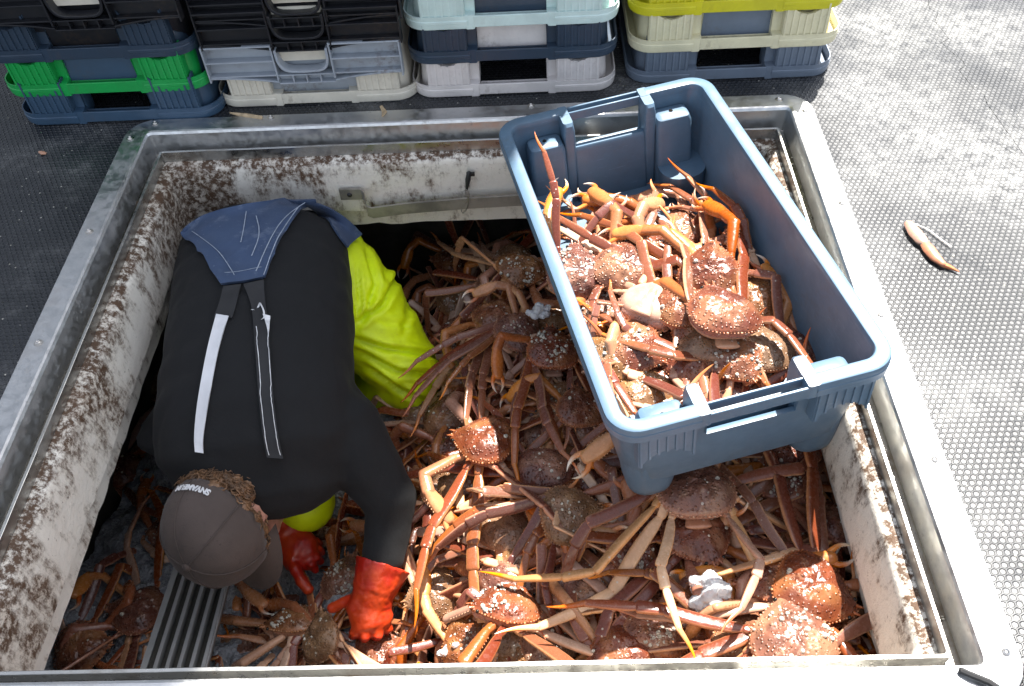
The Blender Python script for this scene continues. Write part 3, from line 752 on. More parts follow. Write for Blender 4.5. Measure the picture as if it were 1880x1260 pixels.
# cloth pieces that lie on the back
def resample(pl, n):
    pl = [Vector((a, b)) for a, b in pl]; d = [0]
    for i in range(1, len(pl)): d.append(d[-1]+(pl[i]-pl[i-1]).length)
    out = []
    for k in range(n):
        s = d[-1]*k/(n-1); i = 0
        while i < len(pl)-2 and d[i+1] < s: i += 1
        q = (s-d[i])/max(1e-9, d[i+1]-d[i]); out.append(pl[i].lerp(pl[i+1], min(1, q)))
    return out
def smoothline(pl, k=3):
    pl = [Vector((a, b)) for a, b in pl]
    for _ in range(k):
        o = [pl[0]]
        for i in range(len(pl)-1): o += [pl[i].lerp(pl[i+1], .25), pl[i].lerp(pl[i+1], .75)]
        pl = o+[pl[-1]]
    return [(p.x, p.y) for p in pl]
def drape(name, A, B, n, m, mat, bvh, off=.004, thick=.004, parent=None, smooth=True, ripple=0):
    A = resample(A, n); B = resample(B, n); o = Vector((0, 0, CH)); D = []; T = []; hit = []
    for j in range(m+1):
        for i in range(n):
            p = A[i].lerp(B[i], j/m); d = ray(p.x, p.y); loc, nor, _, dist = bvh.ray_cast(o, d); D.append(d); hit.append(loc is not None)
            if loc is None:
                t0 = (rows[3][0]-o).length
                for _k in range(6): loc = bvh.find_nearest(o+d*t0)[0]; t0 = (loc-o).dot(d)
                dist = t0
            T.append(dist)
    for _ in range(10 if n > 10 else 3):
        T2 = list(T)
        for j in range(m+1):
            for i in range(n):
                s_ = k_ = 0
                for jj in (-1, 0, 1):
                    for ii in (-1, 0, 1):
                        if 0 <= j+jj <= m and 0 <= i+ii < n: s_ += T[(j+jj)*n+i+ii]; k_ += 1
                q = s_/k_; T2[j*n+i] = min(q, T[j*n+i]) if hit[j*n+i] else q
        T = T2
    P = [o+d*t_ for d, t_ in zip(D, T)]; N = []
    for j in range(m+1):
        for i in range(n):
            u_ = P[j*n+min(i+1, n-1)]-P[j*n+max(i-1, 0)]; v_ = P[min(j+1, m)*n+i]-P[max(j-1, 0)*n+i]; q = u_.cross(v_)
            q = q.normalized() if q.length > 1e-12 else -D[j*n+i]
            if q.dot(D[j*n+i]) > 0: q = -q
            N.append((q-D[j*n+i]*.5).normalized())
    mb = MB(); V = [p+q*(off+ripple*noise.noise(p*25)) for p, q in zip(P, N)]+[p+q*(off-thick) for p, q in zip(P, N)]; Fc = []; K = n*(m+1)
    for j in range(m):
        for i in range(n-1):
            q = [j*n+i, j*n+i+1, (j+1)*n+i+1, (j+1)*n+i]; Fc.append(q[::-1]); Fc.append([K+a for a in q])
    bnd = [i for i in range(n)]+[j*n+n-1 for j in range(1, m+1)]+[m*n+i for i in range(n-2, -1, -1)]+[j*n for j in range(m-1, 0, -1)]
    for k in range(len(bnd)):
        a, b = bnd[k], bnd[(k+1) % len(bnd)]; Fc.append([a, b, K+b, K+a])
    mb.add(V, Fc); ob = mb.build(name, mat, sharp=60)
    if parent is None: P2(ob)
    else: ob.parent = parent; ob.matrix_parent_inverse = parent.matrix_basis.inverted() if False else Matrix.Identity(4)
    return ob
top_e = smoothline([(334, 422), (350, 405), (415, 384), (495, 370), (556, 364), (580, 365)])
bot_e = smoothline([(334, 430), (362, 452), (384, 484), (396, 510), (408, 526)])+[(448, 521)]+smoothline([(487, 513), (495, 490), (508, 455), (530, 415), (556, 384), (579, 369)])
UB = MB(); UB.add(sw.v, sw.f); UB.add(wdm.v, wdm.f); UB = UB.bvh()
bib = drape('bib_back', top_e, bot_e, 60, 16, MT['denim'], SWB, .012, .008, ripple=.004)
band = drape('waistband', smoothline([(562, 365), (604, 377), (638, 400), (664, 430)]), smoothline([(562, 373), (596, 398), (614, 430), (634, 456)]), 24, 8, MT['denim'], UB, .010, .006)
BB = BVHTree.FromPolygons([tuple(bib.matrix_basis @ v.co) for v in bib.data.vertices], [list(p.vertices) for p in bib.data.polygons])
def stitch(pl, w, mat, name='stitching', off=.0022, n=40, bvh=None):
    pl = smoothline(pl, 2); A = [(x-w/2, y) for x, y in pl]; B = [(x+w/2, y+w*.3) for x, y in pl]
    return drape(name, A, B, n, 1, mat, bvh or BB, off, .0015)
for pl in ([(352, 425), (390, 452), (408, 470), (430, 505)], [(560, 372), (520, 400), (495, 440), (470, 498)], [(548, 380), (525, 412), (505, 445), (484, 505)], [(452, 388), (448, 415), (442, 445)], [(470, 396), (478, 430), (462, 470)], [(412, 500), (445, 497), (480, 490)]):
    stitch(pl, 1.5, MT['stitch'])
drape('suspender', smoothline([(410, 526), (404, 555), (392, 585)], 2), smoothline([(443, 522), (436, 555), (427, 586)], 2), 12, 3, MT['strap'], SWB, .005, .004)
drape('reflective_strip', smoothline([(397, 577), (378, 650), (362, 740), (356, 800), (358, 830)], 2), smoothline([(420, 581), (400, 650), (384, 740), (374, 800), (374, 832)], 2), 40, 4, MT['reflect'], SWB, .0065, .004)
drape('suspender', smoothline([(447, 522), (462, 560), (466, 600), (472, 690), (479, 780), (490, 840)], 2), smoothline([(484, 514), (488, 560), (494, 605), (499, 690), (507, 780), (520, 842)], 2), 44, 4, MT['strap'], SWB, .006, .004)
drape('white_tag', [(482, 578), (488, 600), (492, 620)], [(496, 582), (495, 605), (493, 622)], 8, 2, MT['whitestitch'], SWB, .0085, .002)
stitch([(462, 568), (474, 564), (482, 572), (484, 590)], 3, MT['whitestitch'], off=.0125, n=20, bvh=SWB)
for pl in ([(470, 600), (476, 690), (483, 780), (494, 835)], [(491, 605), (495, 690), (503, 780), (515, 835)]): stitch(pl, 1.3, MT['whitestitch'], off=.0105, n=50, bvh=SWB)
# cap
cap = MB(); L = []; ns = 36
for k in range(15):
    ph = R(90)*k/14; L.append([])
    for i in range(ns):
        a = 2*math.pi*i/ns; rr = math.cos(ph)**.85; hh = math.sin(ph)
        lx = .0935*rr*math.cos(a); ly = .112*rr*math.sin(a); lz = .008+.108*hh**.95
        seam_ = min(abs((math.degrees(a)/60+.5) % 1-.0), abs((math.degrees(a)/60+.5) % 1-1))
        g = -.0012*math.exp(-(seam_/.05)**2)+.0022*noise.noise(Vector((lx*22, ly*22, lz*22)))
        if hh < .999: lx *= 1+g*9; ly *= 1+g*9
        L[-1].append(hp(lx, ly-.006+.010*hh*0, lz))
inner = [[HC+(p-HC)*.965 for p in l] for l in L]
cap.loops(inner[::-1]+L, flip=False)
CAPB = cap.bvh(); capo = P2(cap.build('cap', MT['cap'], sharp=0))
def P3(o): o.parent = capo; o.matrix_parent_inverse = capo.matrix_parent_inverse.copy() if False else Matrix.Identity(4); return o
# brim
mb = MB(); n = 22; A = []; B = []
for k in range(n+1):
    a = R(18+144*k/n); A.append(Vector((.091*math.cos(a), -.006+.108*math.sin(a), .014-.016*math.cos(a)**2)))
    q = (k/n-.5)*2; ext = .068*(1-abs(q)**3.2); B.append(A[-1]+Vector((.10*-q*0, ext, -.016*(q*q)-.012)))
V = []
for dz in (.0018, -.0018):
    for j in range(6):
        for k in range(n+1): V.append(hp(*(A[k].lerp(B[k], j/5)+Vector((0, 0, dz)))))
Fc = []; K = 6*(n+1)
for j in range(5):
    for k in range(n):
        q = [j*(n+1)+k, j*(n+1)+k+1, (j+1)*(n+1)+k+1, (j+1)*(n+1)+k]; Fc += [q, [K+a for a in q[::-1]]]
for k in range(n): Fc += [[5*(n+1)+k, 5*(n+1)+k+1, K+5*(n+1)+k+1, K+5*(n+1)+k]]
mb.add(V, Fc); P2(mb.build('cap_brim', MT['cap']))
mb = MB(); mb.ball(hp(0, -.006, .1165), (.0085, .0085, .005), 12, 6, rot=HM.to_3x3()); P2(mb.build('cap_button', MT['cap']))
mb = MB()
for k in range(6):
    a = R(60*k+30); pts_ = []
    for j in range(14):
        ph = R(88)*j/13; rr = math.cos(ph)**.85
        pts_.append(hp(.0945*rr*math.cos(a), .113*rr*math.sin(a)-.006, .008+.1088*math.sin(ph)**.95))
    mb.tube(pts_, [.0011]*14, sides=5)
P2(mb.build('cap_seams', MT['cap']))
# white lettering arched round the back of the cap
cu = bpy.data.curves.new('lettering', 'FONT'); cu.body = 'SNVAMEUN'; cu.size = .0145; cu.align_x = 'CENTER'; cu.extrude = .0008; cu.space_character = 1.0; cu.offset = .0006
to = bpy.data.objects.new('tmp', cu); COL.objects.link(to); dg = bpy.context.evaluated_depsgraph_get(); dg.update(); em = to.evaluated_get(dg).to_mesh()
vs = [v.co.copy() for v in em.vertices]; fs = [list(p.vertices) for p in em.polygons]
bpy.data.objects.remove(to)
mb = MB(); out = []
for v in vs:
    a = R(-90)+v.x/.098+R(-8); ph = R(9)+v.y/.105
    rr = math.cos(ph)**.85
    base = Vector((.0935*rr*math.cos(a), .112*rr*math.sin(a)-.006, .008+.108*math.sin(ph)**.95)); nr = Vector((base.x, base.y, base.z*.6)).normalized()
    out.append(hp(*(base+nr*(.0025+v.z))))
mb.add(out, fs); P2(mb.build('lettering', MT['whitestitch'], smooth=False))
# hair: curls round the back and the side of the head
rnd = random.Random(5); hb = MB(); mb = MB()
for k in range(150):
    a = R(rnd.uniform(-222, 12)); zz = rnd.uniform(-.055, .010)
    if math.cos(a) < -.72 and math.sin(a) > -.42 and zz < -.004: continue
    q = Vector((.078*math.cos(a), .098*math.sin(a)-.006, zz)); s_ = rnd.uniform(.010, .019); hb.ball(hp(*q), (s_, s_, s_*.9), 8, 6)
hm = hb.remeshed(.0035, 2, lambda v, n: .0045*noise.noise(v*120)+.003*abs(noise.noise(v*230)))
mb.add(hm.v, hm.f)
for k in range(900):
    a = R(rnd.uniform(-222, 14)); zz = rnd.uniform(-.06, .010); base = Vector((.084*math.cos(a), .104*math.sin(a)-.006, zz))
    if math.cos(a) < -.72 and math.sin(a) > -.42 and zz < -.004: continue
    d = Vector((math.cos(a), math.sin(a), rnd.uniform(-.8, .2))).normalized(); l = rnd.uniform(.010, .026); ph = rnd.uniform(0, 6.28); tw = rnd.uniform(.004, .009)
    side = d.cross(Vector((0, 0, 1))).normalized(); up_ = side.cross(d); pts_ = []
    for j in range(8):
        q = j/7; pts_.append(hp(*(base+d*l*q*(1.1-.5*q)+side*tw*math.sin(ph+q*6.5)*(.5+q*.6)+up_*tw*math.cos(ph+q*6.5)*(.5+q*.6))))
    w = rnd.uniform(.0008, .0019); mb.tube(pts_, [w, w*1.1, w*1.1, w, w, w*.9, w*.7, w*.3], sides=4)
P2(mb.build('hair', MT['hair'], sharp=0))
# gloves
GLB = []
def glove(cuff, wrist, palm, thumb, fingers, cr):
    g = MB(); up_ = Vector((.2, -.5, .8))
    g.tube([cuff, cuff.lerp(wrist, .5), wrist], [cr, cr*.86, .041], [cr*.9, cr*.76, .034], up=up_, sides=16, cap=True)
    g.tube([wrist, palm, palm.lerp(sum((f[0] for f in fingers), Vector())/4, .9)], [.040, .045, .042], [.031, .027, .022], up=up_, sides=16, roundcap=True)
    for f in [thumb]+fingers:
        n_ = len(f); r0 = .0140 if f is thumb else .0112
        g.tube(f, [r0*(1-.22*i/(n_-1)) for i in range(n_)], up=up_, sides=10, roundcap=True)
    def dg_(v, n): return .0022*noise.noise(v*42)+.0016*abs(noise.noise(v*85))
    r = g.remeshed(.0034, 2, dg_); GLB.append(r.bvh()); P2(r.build('glove', MT['glove'], sharp=0))
z0 = -.53
dz = .075
glove(px(704, 1036, -.44), px(686, 1088, -.535+dz), px(678, 1120, -.555+dz), [px(672, 1104, -.545+dz), px(650, 1102, -.548+dz), px(630, 1108, -.555+dz), px(610, 1117, -.565+dz)],
      [[px(662, 1142, -.562+dz), px(652, 1162, -.570+dz), px(648, 1168, -.610+dz)], [px(677, 1148, -.562+dz), px(671, 1168, -.566+dz), px(666, 1174, -.622+dz)], [px(694, 1146, -.565+dz), px(695, 1166, -.57+dz), px(686, 1172, -.628+dz)], [px(707, 1137, -.57+dz), px(712, 1154, -.580+dz), px(706, 1162, -.625+dz)]], .056)
dz = .05
glove(px(512, 944, -.525), px(532, 990, -.585+dz), px(549, 1013, -.592+dz), [px(536, 1028, -.592+dz), px(542, 1046, -.592+dz), px(552, 1064, -.598+dz), px(566, 1082, -.605+dz)],
      [[px(560, 1028, -.597+dz), px(571, 1036, -.60+dz), px(579, 1046, -.62+dz)], [px(568, 1018, -.597+dz), px(580, 1022, -.602+dz), px(588, 1030, -.628+dz)], [px(572, 1006, -.597+dz), px(584, 1008, -.605+dz), px(590, 1014, -.635+dz)], [px(570, 994, -.598+dz), px(580, 994, -.606+dz), px(586, 998, -.632+dz)]], .056)

# ------------------------------------------------------------ snow crabs
BROWN, CREAM, ORANGE = Vector((.185, .056, .022)), Vector((.58, .32, .16)), Vector((.60, .16, .006))
def lerp3(a, b, t): t = max(0, min(1, t)); return tuple(a[i]*(1-t)+b[i]*t for i in range(3))
def smooth01(a, b, x): t = max(0, min(1, (x-a)/(b-a))); return t*t*(3-2*t)
OUT = [(-.055, .0), (-.0545, .020), (-.052, .033), (-.044, .046), (-.030, .0555), (-.012, .0595), (.004, .0570), (.018, .050), (.030, .0405), (.040, .0300), (.047, .0225), (.052, .0165), (.0575, .0125), (.062, .0085), (.064, .004), (.0615, .0)]
def outline(n):
    pts = [(x, y) for y, x in OUT]; pts = pts+[(-x, y) for x, y in pts[-2:0:-1]]
    pts = smoothline(pts+[pts[0]], 2); v = resample(pts, n+1)[:-1]; return [(p.x, p.y) for p in v]
def shell_mesh(seed, barn):
    rnd = random.Random(seed); mb = MB(); n = 64; ol = outline(n); off = seed*7.3
    hgt = .0225+.003*rnd.random(); L = []; C = []
    lobes = [(0, .020, .013, .0042), (0, .034, .008, .0022), (.033, -.010, .015, .0040), (-.033, -.010, .015, .0040), (0, -.022, .011, .0042), (.022, -.034, .010, .0024), (-.022, -.034, .010, .0024), (.030, .018, .009, .0026), (-.030, .018, .009, .0026), (.044, .002, .008, .0018), (-.044, .002, .008, .0018)]
    def top(x, y, s):
        z = hgt*max(0, 1-s**2.2)**.72
        z *= 1-.30*smooth01(.01, .06, y); f = 1-s**6
        for lx, ly, lr, lh in lobes: z += f*lh*(math.exp(-((x-lx)**2+(y-ly)**2)/(lr*lr))-.25*math.exp(-((x-lx)**2+(y-ly)**2)/(3*lr*lr)))
        v = Vector((x, y, 0)); z += (.0022*noise.noise(v*70+Vector((off, 0, 0)))+.0022*noise.noise(v*150+Vector((off, 5, 0)))+.0014*noise.noise(v*330+Vector((0, off, 0))))*f
        return z
    rings = [0.0, .09, .18, .27, .36, .45, .53, .61, .69, .76, .83, .89, .94, .975, 1.0]
    for s in rings:
        l = []; c = []
        for i, (ox, oy) in enumerate(ol):
            x, y = ox*s, -.004+(oy+.004)*s
            k = 1+(.030*(i % 2)*smooth01(.9, 1, s))
            x *= k
            l.append(Vector((x, y, top(x, y, s)+(.0006 if s < .999 else 0))))
            e = noise.noise(Vector((x*60, y*60, off)))
            e2 = noise.noise(Vector((x*26, y*26, off+3))); cc = lerp3(lerp3((.105, .036, .019), (.19, .066, .031), .5+e*1.2), (.33, .16, .07), smooth01(.05, .45, e2)*.8); cc = lerp3(cc, (.40, .15, .06), smooth01(.88, 1.0, s)*.75)
            c.append(cc)
        L.append(l); C.append(c)
    for s, z, col in ((.985, -.004, (.46, .20, .12)), (.94, -.010, (.50, .25, .17)), (.86, -.016, (.52, .31, .22))):
        L.append([Vector((ox*s, -.004+(oy+.004)*s, z)) for ox, oy in ol]); C.append([col]*n)
    mb.loops(L, cols=C, flip=True)
    for s in (-1, 1):                                  # horns of the rostrum and the eyes
        mb.tube([(s*.0055, .056, .003), (s*.0065, .064, .004), (s*.007, .069, .0045)], [.003, .0022, .0005], sides=6, colf=lambda t, a: (.44, .17, .07), mi=0)
        mb.ball((s*.0155, .0545, .0015), .0033, 8, 6, mi=2)
    for i in range(n):                                 # beaded margin
        ox, oy = ol[i]; q = Vector((ox*1.005, oy*1.005, .0004)); r_b = .0013+.0006*((i*7) % 3)
        mb.ball(q, (r_b, r_b, r_b*.9), 5, 4, mi=0, col=lerp3((.40, .15, .055), (.56, .30, .15), rnd.random()))
    # front side spines
    for k in range(5):
        for s in (-1, 1):
            y = .012+.0085*k; x = s*(.0545-.0095*k*.92); mb.tube([(x*.96, y, .0), (x*1.08, y+.004, .001)], [.0032, .0004], sides=5, colf=lambda t, a: (.46, .19, .08))
    # barnacles and egg cases
    cl = [(rnd.uniform(-.045, .045), rnd.uniform(-.045, .045)) for _ in range(4)]
    for k in range(barn):
        if rnd.random() < .65: q = rnd.choice(cl); x, y = q[0]+rnd.gauss(0, .011), q[1]+rnd.gauss(0, .011)
        else: x, y = rnd.uniform(-.055, .055), rnd.uniform(-.05, .05)
        s = max(abs(x)/.058, 0); s = math.hypot(x/.058, (y+.002)/(.053 if y < 0 else .058))
        if s > .95: continue
        z = top(x, y, s); r = rnd.uniform(.0010, .0020) if rnd.random() < .7 else rnd.uniform(.0022, .0036)
        N = Vector((x*9, y*8, 1)).normalized(); u = N.cross(Vector((0, 1, 0))).normalized(); w = N.cross(u); c0 = Vector((x, y, z))
        lp = [[c0+(u*math.cos(a*math.pi/3.5)+w*math.sin(a*math.pi/3.5))*rr+N*h for a in range(7)] for rr, h in ((r*1.25, -.0006), (r*1.1, r*.55), (r*.7, r*.9), (r*.35, r*.6))]
        mb.loops(lp, cap1=True, mi=1, flip=False)
    return mb.mesh('carapace', [MT['shell'], MT['barnacle'], MT['eye']], True, 60)
def belly_mesh(seed):
    mb = MB(); n = 40; ol = outline(n); L = []; C = []
    for s, z, col in ((.93, -.008, (.50, .25, .17)), (.88, -.017, (.48, .26, .16)), (.76, -.024, (.50, .29, .19)), (.5, -.029, (.44, .25, .15)), (.25, -.030, (.44, .25, .15)), (.02, -.030, (.48, .29, .2))):
        L.append([Vector((ox*s, -.004+(oy+.004)*s*(.98 if oy < 0 else .92), z+.0012*noise.noise(Vector((ox*80, oy*80, seed))))) for ox, oy in ol]); C.append([col]*n)
    mb.loops(L, cols=C, flip=True, cap1=True)
    # abdomen flap with segments
    ab = [(0, -.052+.006*k, -.0285-.0012*math.sin(k*2.1)) for k in range(11)]
    mb.tube(ab, [.020-.0012*k for k in range(11)], [.0045+.0008*math.sin(k*2.1) for k in range(11)], sides=12, colf=lambda t, a: (.46, .24, .14), roundcap=True)
    for s in (-1, 1):                                  # mouth plates
        mb.box((s*.007, .043, -.018), (.011, .016, .008))
        for i in range(1, 9): mb.c[-i] = (.46, .24, .13)
    return mb.mesh('underside', [MT['leg']], True, 50)
def limb_mesh(seed, scale=1.0, style=None):
    """walking leg: coxa, merus, carpus, propodus, dactyl; returns mesh and joint points"""
    rnd = random.Random(seed); mb = MB(); p = Vector((0, 0, 0)); joints = [p.copy()]
    e = R(rnd.uniform(4, 26)); a = 0.0; bend = {'straight': (4, 12, 6, 5), 'mid': (8, 38, 16, 14), 'folded': (10, 112, 16, 18)}[style or 'mid']
    segs = [(.020, .0078, .0072, .0068, .0064), (.132, .0074, .0112, .0094, .0062), (.044, .0080, .0096, .0098, .0062), (.084, .0076, .0080, .0052, .0052), (.066, .0047, .0042, .0005, .0036)]
    curl = rnd.choice((-1, 1))
    tone = rnd.uniform(.75, 1.15); pale = rnd.random() < .10 or seed >= 900
    base = lerp3(BROWN*tone, Vector((.135, .036, .022))*tone, rnd.random()*.8)
    if pale: base = lerp3(base, (.62, .40, .26), .8)
    for i, (l, w0, w1, w2, th) in enumerate(segs):
        l *= scale*rnd.uniform(.93, 1.07)
        if i >= 1:
            b = R(bend[i-1]*rnd.uniform(.5, 1.3)); e -= b*.55; a += b*.75*curl
        e = max(R(-62), e)
        d = Vector((math.cos(e)*math.cos(a), math.cos(e)*math.sin(a), math.sin(e)))
        q = p+d*l; n = {0: 4, 1: 14, 2: 8, 3: 12, 4: 12}[i]; pts = []; ra = []; rb = []
        side = Vector((-math.sin(a), math.cos(a), 0)); up = d.cross(side)*-1
        if up.z < 0: up = -up
        for k in range(n+1):
            t = k/n; w = (w0*(1-t)**2+2*w1*t*(1-t)*1.15+w2*t*t) if i < 4 else w0*(1-t)**.8+.0004
            if i in (1, 2, 3):
                w *= 1+.20*smooth01(.88, .97, t)-.30*smooth01(.14, 0, t)-.12*smooth01(.97, 1, t)
            tt = th*(w/w1)*(1.0 if i < 4 else 1.1)
            off = side*curl*(.007*math.sin(t*2.2) if i == 4 else .0035*math.sin(t*math.pi) if i == 1 else 0)-up*(.004*t*t if i == 4 else 0)
            pts.append(p+d*l*t+off); ra.append(w*1.06); rb.append(tt*.82)
        def colf(t, an, i=i):
            dv = math.sin(an)                          # dorsal +1
            edge = abs(math.cos(an))
            c = lerp3(base, CREAM*.9, smooth01(.0, -.85, dv)*.85)
            c = lerp3(c, (.62, .30, .13), smooth01(.84, .96, edge))
            if i < 4: c = lerp3(c, (.44, .17, .075), smooth01(.9, 1, t)*.7+smooth01(.08, 0, t)*.6)
            if i == 3: c = lerp3(c, (.36, .12, .035), t*.55)
            if i == 4: c = lerp3(lerp3(base, (.42, .14, .02), .6), ORANGE, smooth01(.1, .6, t)); c = lerp3(c, (.14, .05, .01), smooth01(.93, 1, t))
            return c
        mb.tube(pts, ra, rb, up=up, sides=14, power=3.2, colf=colf, roundcap=(i < 4))
        if i < 4: mb.ball(q, th*.78*scale, 8, 5, col=(.40, .16, .06))
        p = q.copy() if i else q; joints.append(p.copy())
    return mb.mesh('leg', [MT['leg']], True, 60), joints
def claw_mesh(seed, scale=1.0):
    rnd = random.Random(seed); mb = MB(); p = Vector((0, 0, 0)); joints = [p.copy()]; e = R(rnd.uniform(0, 20)); a = 0.0; curl = rnd.choice((-1, 1))
    bend = rnd.choice(((8, 20, 18), (10, 55, 40), (12, 80, 55), (6, 40, 10)))
    base = lerp3((.32, .092, .020), (.36, .145, .055), rnd.random())
    if rnd.random() < .35: base = lerp3(base, (.46, .27, .18), .5)
    for i, (l, w0, w1, w2, th) in enumerate([(.018, .008, .008, .0075, .007), (.072, .008, .0115, .0118, .0085), (.036, .010, .0125, .0112, .0095), (.062, .0105, .0185, .0125, .0105)]):
        l *= scale*rnd.uniform(.94, 1.06)
        if i >= 1: b = R(bend[i-1]*rnd.uniform(.7, 1.2)); e -= b*.4; a += b*.85*curl
        d = Vector((math.cos(e)*math.cos(a), math.cos(e)*math.sin(a), math.sin(e))); q = p+d*l; n = 10
        side = Vector((-math.sin(a), math.cos(a), 0)); up = side.cross(d)*-1
        if up.z < 0: up = -up
        pts = []; ra = []; rb = []
        for k in range(n+1):
            t = k/n; w = w0*(1-t)**2+2*w1*t*(1-t)*1.1+w2*t*t
            if i in (1, 2): w *= 1+.12*smooth01(.85, 1, t)
            w *= 1+.03*math.sin(k*2.4+seed)
            pts.append(p+d*l*t); ra.append(w*scale); rb.append(th*(.75+.25*w/w1)*scale)
        def colf(t, an, i=i):
            dv = math.sin(an); c = lerp3(base, CREAM, smooth01(.2, -.9, dv)*.85)
            if i == 3: c = lerp3(c, (.52, .19, .04), .35+.4*t)
            return lerp3(c, (.50, .21, .10), smooth01(.9, 1, t)*.7)
        mb.tube(pts, ra, rb, up=up, sides=12, power=2.3, colf=colf, roundcap=True)
        if i < 3: mb.ball(q, th*.95*scale, 8, 5, col=(.55, .28, .17))
        # rows of small spines
        if i in (1, 3):
            for k in range(7):
                t = .15+.1*k
                for sg in (-1, 1):
                    cpt = p+d*l*t+side*sg*(w0*(1-t)**2+2*w1*t*(1-t)*1.1+w2*t*t)*scale*.96; mb.tube([cpt, cpt+side*sg*.0025+d*.001], [.0014, .0003], sides=4, colf=lambda t, a: (.52, .26, .12))
        p = q; joints.append(p.copy())
    def finger(sg, op):
        m2 = MB(); L0 = .046*scale; f0 = p-d*.006*scale+side*sg*.0060*scale; pts = []; ra = []
        for k in range(11):
            t = k/10; pts.append(f0+d*L0*t+side*sg*(.011*math.sin(t*math.pi*.8)*1.0+op*t)*scale-side*sg*.010*t*t*scale)
            ra.append((.0064*(1-t)**.75+.0004)*scale)
        def colf(t, an): return lerp3(lerp3(base, ORANGE, .75), (.62, .50, .36) if sg*curl > 0 else (.66, .60, .52), smooth01(.35, .85, t))
        m2.tube(pts, ra, [r*.85 for r in ra], up=up, sides=9, colf=colf, roundcap=False)
        for k in range(5):
            t = .3+.12*k; c0 = pts[int(t*10)]-side*sg*ra[int(t*10)]*.9; m2.ball(c0, .0014*scale, 5, 4, col=(.62, .55, .42))
        return m2, pts[-1]
    op = rnd.uniform(.002, .014)
    f1, tip = finger(-1, .0); mb.add(f1.v, f1.f, f1.c)
    f2, tip2 = finger(1, op); joints.append(tip.copy()); joints.append(tip2.copy())
    return mb.mesh('claw_arm', [MT['leg']], True, 60), f2.mesh('pincer_finger', [MT['leg']], True, 60), joints
SHELLS = [shell_mesh(i, b) for i, b in enumerate((6, 24, 80, 14, 120, 40, 10, 85))]
BELLY = [belly_mesh(i) for i in range(2)]
LEGS = {s: [limb_mesh(100+i*7+j*50, 1, s) for i in range(8)] for j, s in enumerate(('straight', 'mid', 'folded'))}
LEGS['pale'] = [limb_mesh(900+i, 1, 'straight' if i < 3 else 'mid') for i in range(6)]
CLAWS = [claw_mesh(300+i) for i in range(10)]
# surface of the heap
HEAP = [(800, 470, -.52), (720, 470, -.62), (950, 480, -.33), (900, 600, -.37), (1000, 640, -.31), (890, 800, -.36), (1280, 890, -.255), (1490, 1080, -.27), (1460, 1170, -.27), (1100, 1000, -.31), (950, 1100, -.36), (800, 1080, -.46), (720, 1160, -.55), (500, 1150, -.62), (330, 900, -.70), (200, 1150, -.60), (250, 750, -.74), (750, 640, -.62), (760, 850, -.50), (1150, 700, -.27), (1450, 830, -.25), (1300, 500, -.3), (420, 500, -.8), (620, 1000, -.64)]
HP = [(px(a, b, z), z) for a, b, z in HEAP]
def heap(x, y):
    sw_ = sz = 0
    for q, z in HP:
        w = 1/((x-q.x)**2+(y-q.y)**2+.002)**1.6; sw_ += w; sz += w*z
    return sz/sw_
def on_heap(a, b, lift=0.0):
    z = -.4
    for _ in range(12): q = px(a, b, z); z = .5*z+.5*(heap(q.x, q.y)+lift)
    return px(a, b, z)
CI = CRATE.inverted()
HB = wdm.bvh()
EYE = Vector((0, 0, CH))
OCC = []                                               # shells that must stay in sight
def hides_shell(p, own):
    x, y = topx(p); d_ = (p-EYE).length
    for k, (a, b, r, dd) in enumerate(OCC):
        if k != own and d_ < dd+.02 and (x-a)**2+(y-b)**2 < r*r: return True
    return False
def inside_body(p, m=.012):
    d_ = p-EYE; L_ = d_.length
    for b in GLB+[SWB, CAPB]:
        if b.ray_cast(EYE, d_/L_, 3)[0] is not None: 
            q_ = b.ray_cast(EYE, d_/L_, 3)[3]
            if q_ > L_: return True
    for b in [SWB, HB]+GLB:
        loc, nor, _, dist = b.find_nearest(p)
        if loc is not None and (dist < m or (p-loc).dot(nor) < 0): return True
    return False
def ok_hold(p, hi=.055, lo=.24):
    if p.z > -.20 and not (-.785 < p.x < .472 and .505 < p.y < 1.585): return False
    if not (-1.0 < p.x < .62 and .2 < p.y < 1.85): return False
    h = heap(p.x, p.y)
    if p.z > h+hi or p.z < h-lo: return False
    c = CI @ p
    if abs(c.x) < .236 and abs(c.y) < .408 and -.022 < c.z: return False
    return not inside_body(p)
def ok_crate(p):
    c = CI @ p
    if c.z < .058: return False
    k = .160+.10*max(0, c.z-.06)
    pass
    return abs(c.x) < k+.016 and -.340 < c.y < .30 and c.z < .175
rng = random.Random(11); NCR = [0]
SOCK = [(.034, .030, .6), (.044, .013, .9), (.047, -.004, 1.0), (.044, -.021, .97), (.036, -.036, .72)]
AZ0 = (28, 62, 86, 110, 136)
